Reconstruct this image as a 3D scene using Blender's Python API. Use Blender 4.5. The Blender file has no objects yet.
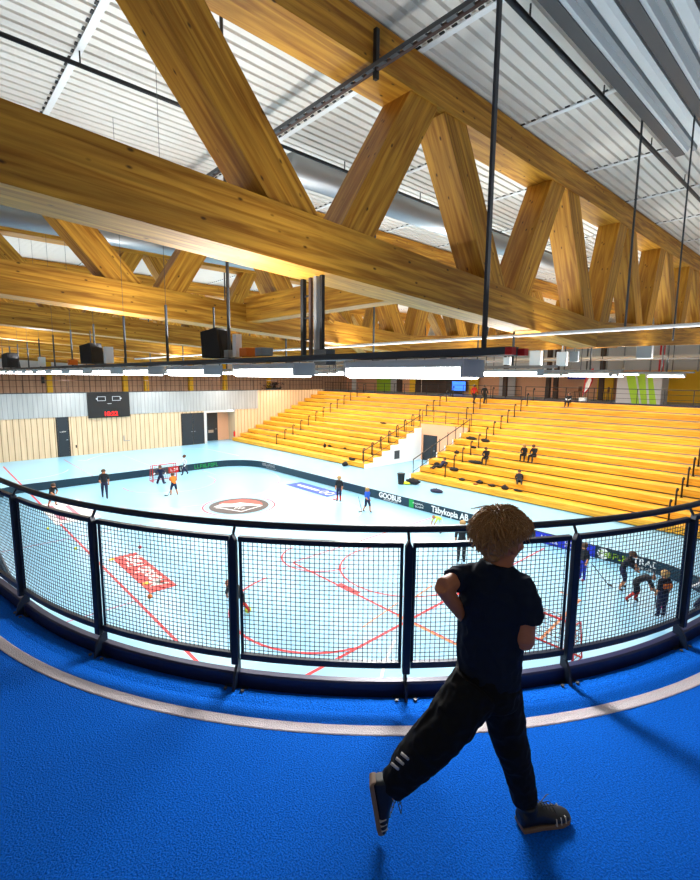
import bpy, bmesh, math, random
from mathutils import Vector, Matrix, Quaternion, noise
random.seed(7)
PI = math.pi
C = bpy.context.scene.collection
# ------------------------------------------------------------------ camera (origin at eye level, 1.9 m above the running track)
F = 475.0
YAW, PIT, ROL = math.radians(47.4), math.radians(7.63), math.radians(0.5)
FW = Vector((math.cos(YAW)*math.cos(PIT), math.sin(YAW)*math.cos(PIT), -math.sin(PIT)))
RT0 = Vector((math.sin(YAW), -math.cos(YAW), 0)); UP0 = RT0.cross(FW)
RT = RT0*math.cos(ROL) + UP0*math.sin(ROL); UP = UP0*math.cos(ROL) - RT0*math.sin(ROL)
HF = Vector((math.cos(YAW), math.sin(YAW), 0))
cam_d = bpy.data.cameras.new('camera'); cam = bpy.data.objects.new('camera', cam_d); C.objects.link(cam)
cam_d.sensor_fit = 'HORIZONTAL'; cam_d.sensor_width = 36; cam_d.lens = F/700*36; cam_d.clip_start = .05; cam_d.clip_end = 300
cam.matrix_world = Matrix(((RT.x, UP.x, -FW.x, 0), (RT.y, UP.y, -FW.y, 0), (RT.z, UP.z, -FW.z, 0), (0, 0, 0, 1)))
bpy.context.scene.camera = cam
def ray(x, y): return FW*F + RT*(x-350) - UP*(y-440)
def atz(x, y, z): r = ray(x, y); return r*(z/r.z)
def atx(x, y, X): r = ray(x, y); return r*(X/r.x)
def aty(x, y, Y): r = ray(x, y); return r*(Y/r.y)
def atd(x, y, d): r = ray(x, y); return r*(d/r.dot(HF))
H = -7.2; TR = -1.9; WY = 47.2; SX0 = 25.7; RISE = .408; NROW = 13
ORD = ['first','second','third','fourth','fifth','sixth','seventh','eighth','ninth','tenth','eleventh','twelfth','thirteenth','fourteenth','fifteenth','sixteenth','seventeenth','eighteenth','nineteenth','twentieth','twenty-first','twenty-second','twenty-third','twenty-fourth','twenty-fifth','twenty-sixth']
# ------------------------------------------------------------------ materials
M = {}
def nt(name):
    m = bpy.data.materials.new(name); m.use_nodes = True; M[name] = m
    n = m.node_tree.nodes; l = m.node_tree.links; return m, n, l, n['Principled BSDF']
def srgb(c): return tuple(((v/255+.055)/1.055)**2.4 if v > 10 else v/255/12.92 for v in c)+(1,)
def plain(name, c, rough=.6, metal=0, bump=0, scale=60, var=.0, spec=.5, sheen=0):
    m, n, l, b = nt(name); b.inputs['Base Color'].default_value = srgb(c); b.inputs['Roughness'].default_value = rough
    b.inputs['Metallic'].default_value = metal; b.inputs['Specular IOR Level'].default_value = spec
    tc = n.new('ShaderNodeTexCoord'); nz = n.new('ShaderNodeTexNoise'); nz.inputs['Scale'].default_value = scale; nz.inputs['Detail'].default_value = 4
    l.new(tc.outputs['Object'], nz.inputs['Vector'])
    if var:
        mx = n.new('ShaderNodeMix'); mx.data_type = 'RGBA'; mx.blend_type = 'MULTIPLY'; mx.inputs[0].default_value = 1
        rr = n.new('ShaderNodeMapRange'); rr.inputs[3].default_value = 1-var; rr.inputs[4].default_value = 1+var
        l.new(nz.outputs[0], rr.inputs[0]); mx.inputs[6].default_value = srgb(c); l.new(rr.outputs[0], mx.inputs[7]); l.new(mx.outputs[2], b.inputs['Base Color'])
    if bump:
        bp = n.new('ShaderNodeBump'); bp.inputs['Strength'].default_value = bump; bp.inputs['Distance'].default_value = .01
        l.new(nz.outputs[0], bp.inputs['Height']); l.new(bp.outputs[0], b.inputs['Normal'])
    return m
def emis(name, c, s):
    m, n, l, b = nt(name); b.inputs['Base Color'].default_value = srgb(c); b.inputs['Emission Color'].default_value = srgb(c); b.inputs['Emission Strength'].default_value = s
    return m
def wood(name, c1, c2, knot, lam=.045, rough=.55, knots=True, ax='X', seam=.5):
    """laminated timber: grain along the local X axis, lamella joints, knots"""
    m, n, l, b = nt(name); tc = n.new('ShaderNodeTexCoord')
    def mapn(s):
        mp = n.new('ShaderNodeMapping'); mp.inputs['Scale'].default_value = s; l.new(tc.outputs['Object'], mp.inputs['Vector']); return mp
    sc = {'X': (.5, 7, 9), 'Y': (7, .5, 9), 'Z': (7, 9, .5)}[ax]
    g = n.new('ShaderNodeTexNoise'); g.inputs['Scale'].default_value = 1.6; g.inputs['Detail'].default_value = 6; g.inputs['Distortion'].default_value = .6
    l.new(mapn(sc).outputs[0], g.inputs['Vector'])
    r = n.new('ShaderNodeValToRGB'); r.color_ramp.elements[0].position = .36; r.color_ramp.elements[0].color = srgb(c1); r.color_ramp.elements[1].position = .64; r.color_ramp.elements[1].color = srgb(c2)
    l.new(g.outputs[0], r.inputs[0])
    out = r.outputs[0]
    # patchy boards
    p = n.new('ShaderNodeTexNoise'); p.inputs['Scale'].default_value = 1; p.inputs['Detail'].default_value = 2
    l.new(mapn({'X': (.45, 1.5, 14), 'Y': (1.5, .45, 14), 'Z': (14, 14, .45)}[ax]).outputs[0], p.inputs['Vector'])
    mr = n.new('ShaderNodeMapRange'); mr.inputs[1].default_value = .3; mr.inputs[2].default_value = .7; mr.inputs[3].default_value = .76; mr.inputs[4].default_value = 1.18; l.new(p.outputs[0], mr.inputs[0])
    mx = n.new('ShaderNodeMix'); mx.data_type = 'RGBA'; mx.blend_type = 'MULTIPLY'; mx.inputs[0].default_value = 1; l.new(out, mx.inputs[6]); l.new(mr.outputs[0], mx.inputs[7]); out = mx.outputs[2]
    if knots:
        v = n.new('ShaderNodeTexVoronoi'); v.inputs['Scale'].default_value = 3.4; v.inputs['Randomness'].default_value = 1
        l.new(mapn((.8, 1.6, 1.6)).outputs[0], v.inputs['Vector'])
        k = n.new('ShaderNodeMapRange'); k.inputs[1].default_value = .05; k.inputs[2].default_value = .12; k.inputs[3].default_value = .85; k.inputs[4].default_value = 0; l.new(v.outputs['Distance'], k.inputs[0])
        m2 = n.new('ShaderNodeMix'); m2.data_type = 'RGBA'; l.new(k.outputs[0], m2.inputs[0]); l.new(out, m2.inputs[6]); m2.inputs[7].default_value = srgb(knot); out = m2.outputs[2]
    l.new(out, b.inputs['Base Color']); b.inputs['Roughness'].default_value = rough; b.inputs['Specular IOR Level'].default_value = .3
    bp = n.new('ShaderNodeBump'); bp.inputs['Strength'].default_value = .15; l.new(g.outputs[0], bp.inputs['Height']); l.new(bp.outputs[0], b.inputs['Normal'])
    return m
wood('glulam', (146,92,16), (196,142,46), (44,20,2))
wood('stand_wood', (228,162,36), (246,190,74), (200,120,20), knots=False, ax='Y', rough=.42)
wood('stand_riser', (224,154,30), (240,182,60), (200,120,20), knots=False, ax='Y', rough=.5)
def slats(name, c1, c2, per, ax=0, gap=.12):
    m, n, l, b = nt(name); tc = n.new('ShaderNodeTexCoord'); sp = n.new('ShaderNodeSeparateXYZ'); l.new(tc.outputs['Object'], sp.inputs[0])
    md = n.new('ShaderNodeMath'); md.operation = 'FRACT'; ml = n.new('ShaderNodeMath'); ml.operation = 'MULTIPLY'; ml.inputs[1].default_value = 1/per
    l.new(sp.outputs[ax], ml.inputs[0]); l.new(ml.outputs[0], md.inputs[0])
    gt = n.new('ShaderNodeMath'); gt.operation = 'GREATER_THAN'; gt.inputs[1].default_value = 1-gap; l.new(md.outputs[0], gt.inputs[0])
    nz = n.new('ShaderNodeTexNoise'); nz.inputs['Scale'].default_value = 3; mp = n.new('ShaderNodeMapping'); mp.inputs['Scale'].default_value = (2.2, 2.2, .15)
    l.new(tc.outputs['Object'], mp.inputs[0]); l.new(mp.outputs[0], nz.inputs['Vector'])
    mr = n.new('ShaderNodeMapRange'); mr.inputs[1].default_value = .3; mr.inputs[2].default_value = .7; mr.inputs[3].default_value = .86; mr.inputs[4].default_value = 1.1; l.new(nz.outputs[0], mr.inputs[0])
    a = n.new('ShaderNodeMix'); a.data_type = 'RGBA'; a.inputs[6].default_value = srgb(c1); a.inputs[7].default_value = srgb(c2); l.new(gt.outputs[0], a.inputs[0])
    c = n.new('ShaderNodeMix'); c.data_type = 'RGBA'; c.blend_type = 'MULTIPLY'; c.inputs[0].default_value = 1; l.new(a.outputs[2], c.inputs[6]); l.new(mr.outputs[0], c.inputs[7]); l.new(c.outputs[2], b.inputs['Base Color'])
    b.inputs['Roughness'].default_value = .6; return m
slats('wall_slats', (222,196,160), (150,118,82), .42, 0, .14)
slats('wall_slats_y', (226,192,150), (170,130,90), .42, 1, .1)
slats('gallery_slats', (196,160,132), (128,92,70), .5, 0, .16)
slats('metal_cladding', (172,177,178), (132,138,140), .35, 0, .1)
plain('court_blue', (146,204,234), .28, bump=.0, scale=.15, var=.06)
plain('white_line', (235,240,240), .4); plain('red_line', (225,25,35), .4); plain('pink_line', (196,110,130), .4); plain('orange_line', (235,140,80), .4)
m = plain('turf', (6,94,200), .95, bump=1, scale=120, var=.85, spec=.1)
plain('turf_line', (206,196,200), .9, bump=.7, scale=150, var=.35)
plain('navy', (10,18,58), .45); plain('rail_paint', (14,26,44), .4, metal=.2)
plain('black', (14,15,17), .5); plain('black_soft', (16,17,22), .85, scale=40, var=.3); plain('dark_grey', (58,62,66), .5); plain('grey', (140,145,148), .5); plain('light_grey', (205,208,208), .5)
plain('white', (240,240,238), .5); plain('steel', (170,176,180), .3, metal=.8); plain('galv', (150,154,156), .38, metal=.6)
plain('deck', (214,210,202), .45, scale=2, var=.05); plain('deck_seam', (225,228,228), .5); plain('rink_board', (8,44,60), .35)
plain('red', (206,20,24), .5); plain('sticker_red', (226,48,38), .45); plain('sticker_blue', (20,70,205), .45); plain('ad_blue', (22,40,190), .45); plain('ad_green', (30,160,70), .5); plain('lime', (150,190,20), .55)
plain('yellow', (240,190,10), .55); plain('peach', (226,170,132), .6); plain('door_dark', (30,40,48), .45); plain('brown_dark', (66,44,34), .6); plain('brown', (140,84,40), .6)
plain('logo_brown', (62,48,44), .45); plain('logo_red', (232,70,52), .45); plain('booth_grey', (186,184,186), .6)
plain('skin', (196,134,98), .55, spec=.3); plain('skin_boy', (176,112,78), .5, scale=30, var=.06, spec=.3); plain('hair_brown', (74,48,26), .6); plain('hair_blond', (176,140,84), .6); plain('hair_boy', (158,112,62), .55, scale=90, var=.25)
plain('shirt_black', (16,18,24), .8); plain('shirt_blue', (30,90,200), .8); plain('shirt_white', (225,228,232), .8); plain('shirt_yellow', (222,236,90), .8); plain('shirt_red', (200,40,30), .8); plain('orange', (236,120,30), .8); plain('pants_navy', (20,26,60), .8); plain('pants_blue', (30,50,170), .8); plain('sock_red', (190,50,40), .8); plain('shoe', (30,30,34), .6); plain('shoe_red', (214,40,40), .6); plain('neon', (225,235,40), .6); plain('magenta', (225,40,160), .5)
m = plain('tee_navy', (17,27,44), .9, bump=.25, scale=14, spec=.2); plain('trousers_black', (7,8,11), .85, bump=.3, scale=12, spec=.25); plain('sole', (120,96,76), .7); plain('stripe_grey', (186,180,172), .6)
emis('lamp', (255,252,245), 14); emis('digits', (255,30,24), 1.3); emis('screen', (60,130,255), 1.6); plain('outline', (210,214,220), .5)
plain('glass_dim', (60,50,46), .15); plain('ext_red', (200,20,20), .4)
# ------------------------------------------------------------------ helpers
def link(name, me, mat=None, parent=None):
    o = bpy.data.objects.new(name, me); C.objects.link(o)
    if mat is not None and not me.materials: me.materials.append(M[mat] if isinstance(mat, str) else mat)
    if parent is not None: o.parent = parent
    return o
def mesh(name, vs, fs, mat, parent=None, smooth=False, loc=None):
    me = bpy.data.meshes.new(name); me.from_pydata([tuple(v) for v in vs], [], fs); me.validate(); me.update()
    if smooth: me.polygons.foreach_set('use_smooth', [True]*len(me.polygons))
    o = link(name, me, mat, parent)
    if loc is not None: o.location = loc
    return o
def tag(o, label=None, cat=None, group=None, kind=None):
    if label: o['label'] = label
    if cat: o['category'] = cat
    if group: o['group'] = group
    if kind: o['kind'] = kind
    return o
def empty(name, loc=(0,0,0), rz=0, label=None, cat=None, group=None):
    o = bpy.data.objects.new(name, None); C.objects.link(o); o.location = loc; o.rotation_euler = (0,0,rz); o.empty_display_size = .1
    return tag(o, label, cat, group)
class MB:
    def __init__(s): s.v = []; s.f = []
    def box(s, x0, x1, y0, y1, z0, z1):
        b = len(s.v); s.v += [(x,y,z) for z in (z0,z1) for y in (y0,y1) for x in (x0,x1)]
        s.f += [tuple(b+i for i in q) for q in ((0,2,3,1),(4,5,7,6),(0,1,5,4),(2,6,7,3),(0,4,6,2),(1,3,7,5))]; return s
    def bar(s, p, q, w, h=None, up=Vector((0,0,1))):
        p = Vector(p); q = Vector(q); h = h or w; d = (q-p).normalized(); sd = d.cross(up)
        if sd.length < 1e-4: sd = d.cross(Vector((1,0,0)))
        sd.normalize(); u = sd.cross(d); b = len(s.v)
        for e in (p, q):
            for a, c in ((-1,-1),(1,-1),(1,1),(-1,1)): s.v.append(tuple(e+sd*(a*w/2)+u*(c*h/2)))
        s.f += [tuple(b+i for i in t) for t in ((0,3,2,1),(4,5,6,7),(0,1,5,4),(1,2,6,5),(2,3,7,6),(3,0,4,7))]; return s
    def tube(s, pts, r, n=8, cap=True):
        pts = [Vector(p) for p in pts]; rs = r if isinstance(r, (list,tuple)) else [r]*len(pts); rings = []; prev = None
        for i, p in enumerate(pts):
            t = (pts[min(i+1,len(pts)-1)]-pts[max(i-1,0)]).normalized()
            if prev is None:
                a = t.cross(Vector((0,0,1)));
                if a.length < .05: a = t.cross(Vector((1,0,0)))
            else: a = prev - t*prev.dot(t)
            a.normalize(); prev = a; b_ = t.cross(a); ring = []
            for k in range(n):
                an = 2*PI*k/n; ring.append(len(s.v)); s.v.append(tuple(p+(a*math.cos(an)+b_*math.sin(an))*rs[i]))
            rings.append(ring)
        for A, B in zip(rings, rings[1:]):
            for k in range(n): s.f.append((A[k], A[(k+1)%n], B[(k+1)%n], B[k]))
        if cap: s.f.append(tuple(reversed(rings[0]))); s.f.append(tuple(rings[-1]))
        return s
    def quad(s, *p): b = len(s.v); s.v += [tuple(q) for q in p]; s.f.append(tuple(range(b, b+len(p)))); return s
    def ell(s, c, r, rot=None, nu=12, nv=8):
        c = Vector(c); b = len(s.v); rr = Vector(r) if not isinstance(r, (int,float)) else Vector((r,r,r))
        def P(v): v = Vector((v.x*rr.x, v.y*rr.y, v.z*rr.z)); v = rot@v if rot else v; return tuple(c+v)
        s.v.append(P(Vector((0,0,-1))))
        for j in range(1, nv):
            ph = -PI/2+PI*j/nv
            for i in range(nu): s.v.append(P(Vector((math.cos(ph)*math.cos(2*PI*i/nu), math.cos(ph)*math.sin(2*PI*i/nu), math.sin(ph)))))
        s.v.append(P(Vector((0,0,1)))); e = len(s.v)-1
        for i in range(nu): s.f.append((b, b+1+(i+1)%nu, b+1+i))
        for j in range(nv-2):
            for i in range(nu): a = b+1+j*nu; s.f.append((a+i, a+(i+1)%nu, a+nu+(i+1)%nu, a+nu+i))
        a = b+1+(nv-2)*nu
        for i in range(nu): s.f.append((a+i, a+(i+1)%nu, e))
        return s
    def build(s, name, mat, parent=None, smooth=False): return mesh(name, s.v, s.f, mat, parent, smooth)
def beam(name, p, q, w, h, mat, parent):
    """bar whose local X runs along its length (so the timber grain follows)"""
    p = Vector(p); q = Vector(q); d = q-p; L = d.length
    o = MB().box(0, L, -w/2, w/2, -h/2, h/2).build(name, mat, parent)
    x = d.normalized(); y = Vector((0,0,1)).cross(x)
    if y.length < 1e-3: y = Vector((0,1,0))
    y.normalize(); z = x.cross(y)
    o.matrix_local = Matrix(((x.x,y.x,z.x,p.x),(x.y,y.y,z.y,p.y),(x.z,y.z,z.z,p.z),(0,0,0,1)))
    return o
def bevel(o, w=.01, seg=2):
    m = o.modifiers.new('bevel', 'BEVEL'); m.width = w; m.segments = seg; m.limit_method = 'ANGLE'; return o
def copy_tree(o, parent=None):
    c = o.copy(); C.objects.link(c)
    if parent is not None: c.parent = parent
    for ch in list(o.children): copy_tree(ch, c)
    return c
def struct(o): o['kind'] = 'structure'; return o
def text(name, s, size, mat, parent, loc, rot, ext=.004, align='CENTER', shear=0, bold=0, sx=1):
    cu = bpy.data.curves.new(name, 'FONT'); cu.body = s; cu.size = size; cu.extrude = ext; cu.align_x = align; cu.align_y = 'CENTER'; cu.shear = shear; cu.offset = bold
    t = bpy.data.objects.new(name, cu); C.objects.link(t); dg = bpy.context.evaluated_depsgraph_get(); dg.update()
    me = bpy.data.meshes.new_from_object(t.evaluated_get(dg)); bpy.data.objects.remove(t)
    for v in me.vertices: v.co.x *= sx
    me.materials.clear(); o = link(name, me, mat, parent); o.location = loc; o.rotation_euler = rot; return o
def marks(name, n, w, h, mat, parent, loc, rot, seed=1, ext=.004):
    """row of small letter-like strokes for print too small to read"""
    rng = random.Random(seed); mb = MB(); cw = w/n; t = h*.2
    for i in range(n):
        x = -w/2+i*cw; a = cw*.72; k = rng.randrange(4)
        mb.box(x,x+t*.8,-h/2,h/2,0,ext)
        if k in (0,2): mb.box(x,x+a,h/2-t,h/2,0,ext)
        if k in (1,2): mb.box(x,x+a,-h/2,-h/2+t,0,ext)
        if k in (0,3): mb.box(x,x+a,-t/2,t/2,0,ext)
        if k in (2,3): mb.box(x+a-t*.8,x+a,-h/2,h/2,0,ext)
    o = mb.build(name, mat, parent); o.location = loc; o.rotation_euler = rot; return o
# ------------------------------------------------------------------ SETTING: court floor
floor = struct(mesh('floor', [(-6,-6,H),(46,-6,H),(46,54,H),(-6,54,H)], [(0,1,2,3)], 'court_blue'))
def line(pts, w, mat, closed=False, z=.006, name='court_line'):
    pts = [Vector((p[0],p[1],H+z)) for p in pts]; mb = MB(); n = len(pts); L = []; R = []
    for i, p in enumerate(pts):
        a = pts[(i-1)%n] if (closed or i > 0) else p; b = pts[(i+1)%n] if (closed or i < n-1) else p
        t = (b-a).normalized(); s = Vector((-t.y, t.x, 0))*w/2; L.append(p+s); R.append(p-s)
    for i in range(n if closed else n-1): mb.quad(R[i], R[(i+1)%n], L[(i+1)%n], L[i])
    return mb.build(name, mat, floor)
def circ(cx, cy, r, a0=0, a1=2*PI, n=48): return [(cx+r*math.cos(a0+(a1-a0)*i/n), cy+r*math.sin(a0+(a1-a0)*i/n)) for i in range(n+(0 if abs(a1-a0-2*PI) < 1e-6 else 1))]
def G(x, y): v = atz(x, y, H); return (v.x, v.y)
# red long lines along the court and the handball / basketball markings
line([(4.75, 45), (4.75, 3)], .09, 'red_line'); line([(2, 15.2), (4.75, 15.2)], .06, 'pink_line')
line([(10.35, 14.45), (10.35, 4)], .09, 'red_line', z=.007)
line([(10.35, 14.5), (19.2, 14.6)], .07, 'red_line', z=.008)
line([(2.5, 8.45), (13.6, 8.65)], .1, 'red_line', z=.009); line([(13.6, 8.65), (19.3, 8.7)], .07, 'red_line', z=.009)
line(circ(11.6, 14.3, 1.55, PI*.55, PI*1.5), .07, 'red_line', z=.01); line(circ(13.2, 11.3, 2.4, PI*.3, PI*1.45), .07, 'red_line', z=.011)
line(circ(9.0, 11.2, 2.75, PI*.52, PI*1.42), .09, 'red_line', z=.01)
line([G(540,640), G(580,600), G(560,592)], .09, 'orange_line', z=.012); line([G(405,604), G(432,586)], .06, 'orange_line', z=.012)
line([G(397,616), G(452,643), G(500,665)], .08, 'orange_line', z=.013); line([G(398,603), G(362,628)], .05, 'orange_line', z=.013)
line([G(395,640), G(384,665), G(379,690)], .07, 'white_line', z=.014)
line([(2.1, 23.2), (19.8, 23.2)], .06, 'pink_line', z=.007)
line(circ(12.9, 23.1, 1.95), .08, 'red_line', True, z=.012)
line(circ(13.0, 30.9, 6.5, PI*1.02, PI*1.98), .06, 'pink_line', z=.009); line(circ(12.3, 31.2, 2.9, PI*.95, PI*2.05), .07, 'pink_line', z=.01)
line([(15.8, 33.9), (15.8, 31.4), (17.6, 31.4)], .06, 'pink_line', z=.01)
line([(17.0,26.3),(19.3,26.3)], .06, 'pink_line', z=.01)
line([(9.8, 44.5)]+circ(15.5, 41.2, 5.8, PI*.85, PI*.12)+[(21.3,38)], .09, 'white_line', z=.01)
line([(4.2,45.6)]+circ(5.2, 41.5, 3.2, PI*1.0, PI*1.9), .09, 'white_line', z=.01)
line(circ(15.8, 19.2, 2.0, -PI*.4, PI*.6), .07, 'white_line', z=.01)
line([(9,45.6),(9,35.2)], .06, 'pink_line', z=.007); line([(13.5,45),(13.5,36)], .05, 'pink_line', z=.007)
for q in ((348,589),): p = G(*q); line([(p[0], p[1]+.5), (p[0], p[1]-.5)], .28, 'red_line', z=.011, name='court_mark')
# centre-spot emblem
cx_, cy_ = 12.9, 23.1
em = empty('court_emblem', (cx_, cy_, H+.014), 0, 'large round brown and red club emblem stuck on the court inside a red circle', 'floor sticker')
def disc(r, z, mat, name, par, n=48, a0=0, a1=2*PI):
    vs = [(r*math.cos(a0+(a1-a0)*i/n), r*math.sin(a0+(a1-a0)*i/n), z) for i in range(n)]; return mesh(name, vs, [tuple(range(n))], mat, par)
disc(1.62, 0, 'logo_brown', 'disc', em)
UPV = -YAW+PI/2
lg = disc(1.28, .004, 'logo_red', 'upper_half', em, a0=-.75+.2, a1=PI-.75-.2)
mesh('mountain', [(-1.25,.62,.008),(-.55,.95,.008),(-.1,.55,.008),(.35,.5,.008),(.95,-.55,.008),(1.0,-.85,.008),(.4,-.35,.008),(-.2,-.2,.008),(-.7,.2,.008)], [tuple(range(9))], 'white', em)
mesh('frame_line', [(-1.25,.35,.009),(-1.1,.2,.009),(-.55,-1.2,.009),(.95,-.9,.009),(.95,-.8,.009),(-.48,-1.08,.009),(-1.0,.25,.009),(-1.15,.45,.009)], [tuple(range(8))], 'white', em)
marks('lettering', 3, .6, .3, 'white', em, (-.25,-.55,.012), (0,0,-.8), 2, .002)
# red advert sticker
st = empty('floor_sticker', (5.72, 17.5, H+.013), 0, 'red rectangular advert sheet with white handwriting stuck on the court', 'floor sticker')
MB().box(-.46,.46,-2.05,2.05,0,.004).build('sheet', 'sticker_red', st)
text('lettering', 'Mondo Färg', .82, 'white', st, (.06,0,.006), (0,0,PI/2), .002, shear=.3, bold=.01, sx=.86)
for i,(dx,dy) in enumerate(((-.52,1.9),(-.3,-1.2))): MB().box(dx-.1,dx+.1,dy-.1,dy+.1,.005,.009).build('yellow_mark','yellow',st)
# blue advert sticker
a, b, c, d = G(288,485), G(301,481), G(340,493), G(327,499)
P4 = [Vector((*p, H+.012)) for p in (a, b, c, d)]; ce = sum(P4, Vector())/4
st = empty('floor_sticker', ce, 0, 'long blue advert sheet with white lettering on the court near the far boards', 'floor sticker')
hx, hy = .62, 2.15
MB().box(-hx,hx,-hy,hy,0,.004).build('sheet', 'sticker_blue', st)
MB().box(-.16,.1,-.6,1.55,.005,.008).build('white_band', 'white', st)
for yy in (-1.1,-1.65):
    r_ = mesh('ring_mark', [((.24 if k%2 else .34)*math.cos(PI*(k//2)/8)+.0, (.17 if k%2 else .25)*math.sin(PI*(k//2)/8)+yy, .008) for k in range(32)], [(2*k, (2*k+2)%32, (2*k+3)%32, 2*k+1) for k in range(16)], 'white', st)
# white crumpled sheet by the left boards
# ------------------------------------------------------------------ SETTING: walls
def wallbox(name, x0,x1,y0,y1,z0,z1,mat): return struct(MB().box(x0,x1,y0,y1,z0,z1).build(name, mat))
wl = wallbox('wall_left', -6, 22.75, WY, WY+.3, H, -3.72, 'wall_slats')
wallbox('wall_left_pillar', 22.45, 22.75, WY-.01, WY+.3, H, -3.72, 'light_grey').parent = wl
wu = wallbox('wall_upper_left', -6, 29.0, WY-.06, WY+.3, -3.72, -1.66, 'metal_cladding')
wallbox('trim_1', -6, 38.8, WY-.08, WY+.32, -1.66, -1.60, 'dark_grey')
wallbox('wall_stand_side', 29.0, 39, WY, WY+.3, -6, -1.66, 'wall_slats')
wallbox('wall_recess_back', 22.4, 26.3, WY+1.6, WY+1.8, H, -3.7, 'peach')
wallbox('wall_recess_side', 26.1, 29.0, WY, WY+1.8, H, -3.7, 'wall_slats')
wallbox('ceiling_recess', 22.7, 26.2, WY, WY+1.8, -3.95, -3.72, 'light_grey')
# doors
def door(n, x0, x1, y, ztop, leaves, label=None):
    d = empty('door_%d'%n, ((x0+x1)/2, y, H)); d['kind'] = 'structure'
    w = x1-x0; hgt = ztop-H
    f = MB(); f.box(-w/2-.08,-w/2,-.03,.05,0,hgt+.08).box(w/2,w/2+.08,-.03,.05,0,hgt+.08).box(-w/2,w/2,-.03,.05,hgt,hgt+.08).build('door_frame','black',d)
    for k in range(leaves):
        a = -w/2+w*k/leaves; b = a+w/leaves
        lf = MB().box(a+.015,b-.015,-.045,.0,.02,hgt).build('door_leaf','door_dark',d)
        hx = b-.15 if k == 0 else a+.15
        MB().box(hx-.06,hx+.06,-.1,-.05,hgt*.42,hgt*.42+.05).build('door_handle','steel',lf)
    return d
d1 = door(1, 8.98, 9.82, WY-.01, -3.75, 1); marks('sign', 6, .5, .1, 'white', d1, (0,-.06,2.2), (PI/2,0,0), 3, .002)
door(2, 20.05, 22.35, WY-.01, -3.98, 2)
d3 = door(3, 23.2, 24.7, WY+1.6, -4.2, 1); MB().box(-.3,.3,-.06,-.045,.9,1.2).build('kick_plate','steel',d3)
ex = empty('fire_extinguisher', (26.0-.1, WY-.12, H+.5), 0, 'small red fire extinguisher on the wall beside the court doorway', 'fire extinguisher')
MB().tube([(0,0,0),(0,0,.05),(0,0,.5),(0,0,.58)],[.07,.1,.1,.04],12).build('cylinder','ext_red',ex,True); MB().tube([(0,0,.58),(0,0,.66)],.03,8).build('valve','black',ex)
# hanger on the wall
tag(MB().box(14.35,14.42,WY-.06,WY,-6.2,-5.7).box(14.35,14.9,WY-.06,WY,-6.25,-6.2).build('wall_bracket','grey'), 'small grey L-shaped bracket on the wooden wall under the scoreboard','bracket')
tag(MB().box(10.3,10.4,WY-.04,WY,-6.5,-6.25).build('wall_switch','black'), 'small black switch on the wooden wall right of the dark narrow door','switch')
lt = empty('wall_light',(25.5,WY-.12,-3.78),0,'small lit lamp above the recessed doorway at the stands','lamp'); MB().box(-.25,.25,-.08,.0,-.05,.05).build('housing','white',lt); MB().box(-.22,.22,-.1,.0,-.1,-.055).build('diffuser','lamp',lt)
# scoreboard
sb = empty('scoreboard', (13.2, WY-.14, -2.78), 0, 'black electronic scoreboard with red digits high on the far wall', 'scoreboard')
bevel(MB().box(-1.78,1.78,-.1,.08,-1.14,1.13).build('case','black',sb),.02)
for s in (-1,1):
    mb = MB(); x0,x1,z0,z1 = .28*s,.98*s,.38,.78
    a,b = min(x0,x1),max(x0,x1)
    mb.box(a,b,-.125,-.105,z1-.04,z1).box(a,b,-.125,-.105,z0,z0+.04).box(a,a+.04,-.125,-.105,z0,z1).box(b-.04,b,-.125,-.105,z0,z1).box((b if s>0 else a-.1),(b+.1 if s>0 else a),-.125,-.105,.52,.64)
    mb.build('score_frame','outline',sb)
MB().box(-.15,.2,-.125,-.105,.1,.14).build('dash','outline',sb)
text('clock_digits','10:22',.55,'digits',sb,(.1,-.12,-.82),(PI/2,0,0),.006,bold=.012)
# ------------------------------------------------------------------ gallery behind the far wall
wallbox('floor_gallery', -6, 39, WY+.3, 52, -2.1, TR, 'grey'); 
wb = wallbox('wall_gallery_back', -6, 47, 52, 52.3, TR, .25, 'gallery_slats')
wallbox('wall_gallery_upper', -6, 47, 52.02, 52.3, .25, 5.2, 'white')
k = 1
for xx in (16.2, 18.3, 23.2, 27.4, 33.5, 9.5, 4.0):
    k += 1; wallbox('trim_%d'%(k), xx-.22, xx+.22, 51.6, 52, TR, 4.9, 'yellow')
def railing(name, p0, p1, n, h, label, bars=2, mat='black'):
    r = empty(name, p0, 0, label, 'railing'); p0 = Vector(p0); d = Vector(p1)-p0
    for i in range(n+1):
        q = d*(i/n); MB().box(q.x-.02,q.x+.02,q.y-.02,q.y+.02,0,h).build('post',mat,r)
    MB().bar((0,0,h),d+Vector((0,0,h)),.05,.05).build('top_rail',mat,r)
    for b in range(1, bars+1):
        zz = h*(1-b/(bars+1)) if bars > 1 else h*.5; MB().bar((0,0,zz),d+Vector((0,0,zz)),.025,.025).build('lower_rail',mat,r)
    return r
railing('gallery_railing', (-5, WY+.12, -1.6), (38.6, WY+.12, -1.6), 26, 1.05, 'long dark railing on top of the grey clad far wall', 1, 'brown_dark')
tag(MB().box(8.9,9.15,51.85,52,-.9,-.3).box(8.95,9.1,51.8,51.85,-.75,-.45).build('wall_box','black'),'small black box on the slatted gallery wall above the left door','box')
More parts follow.
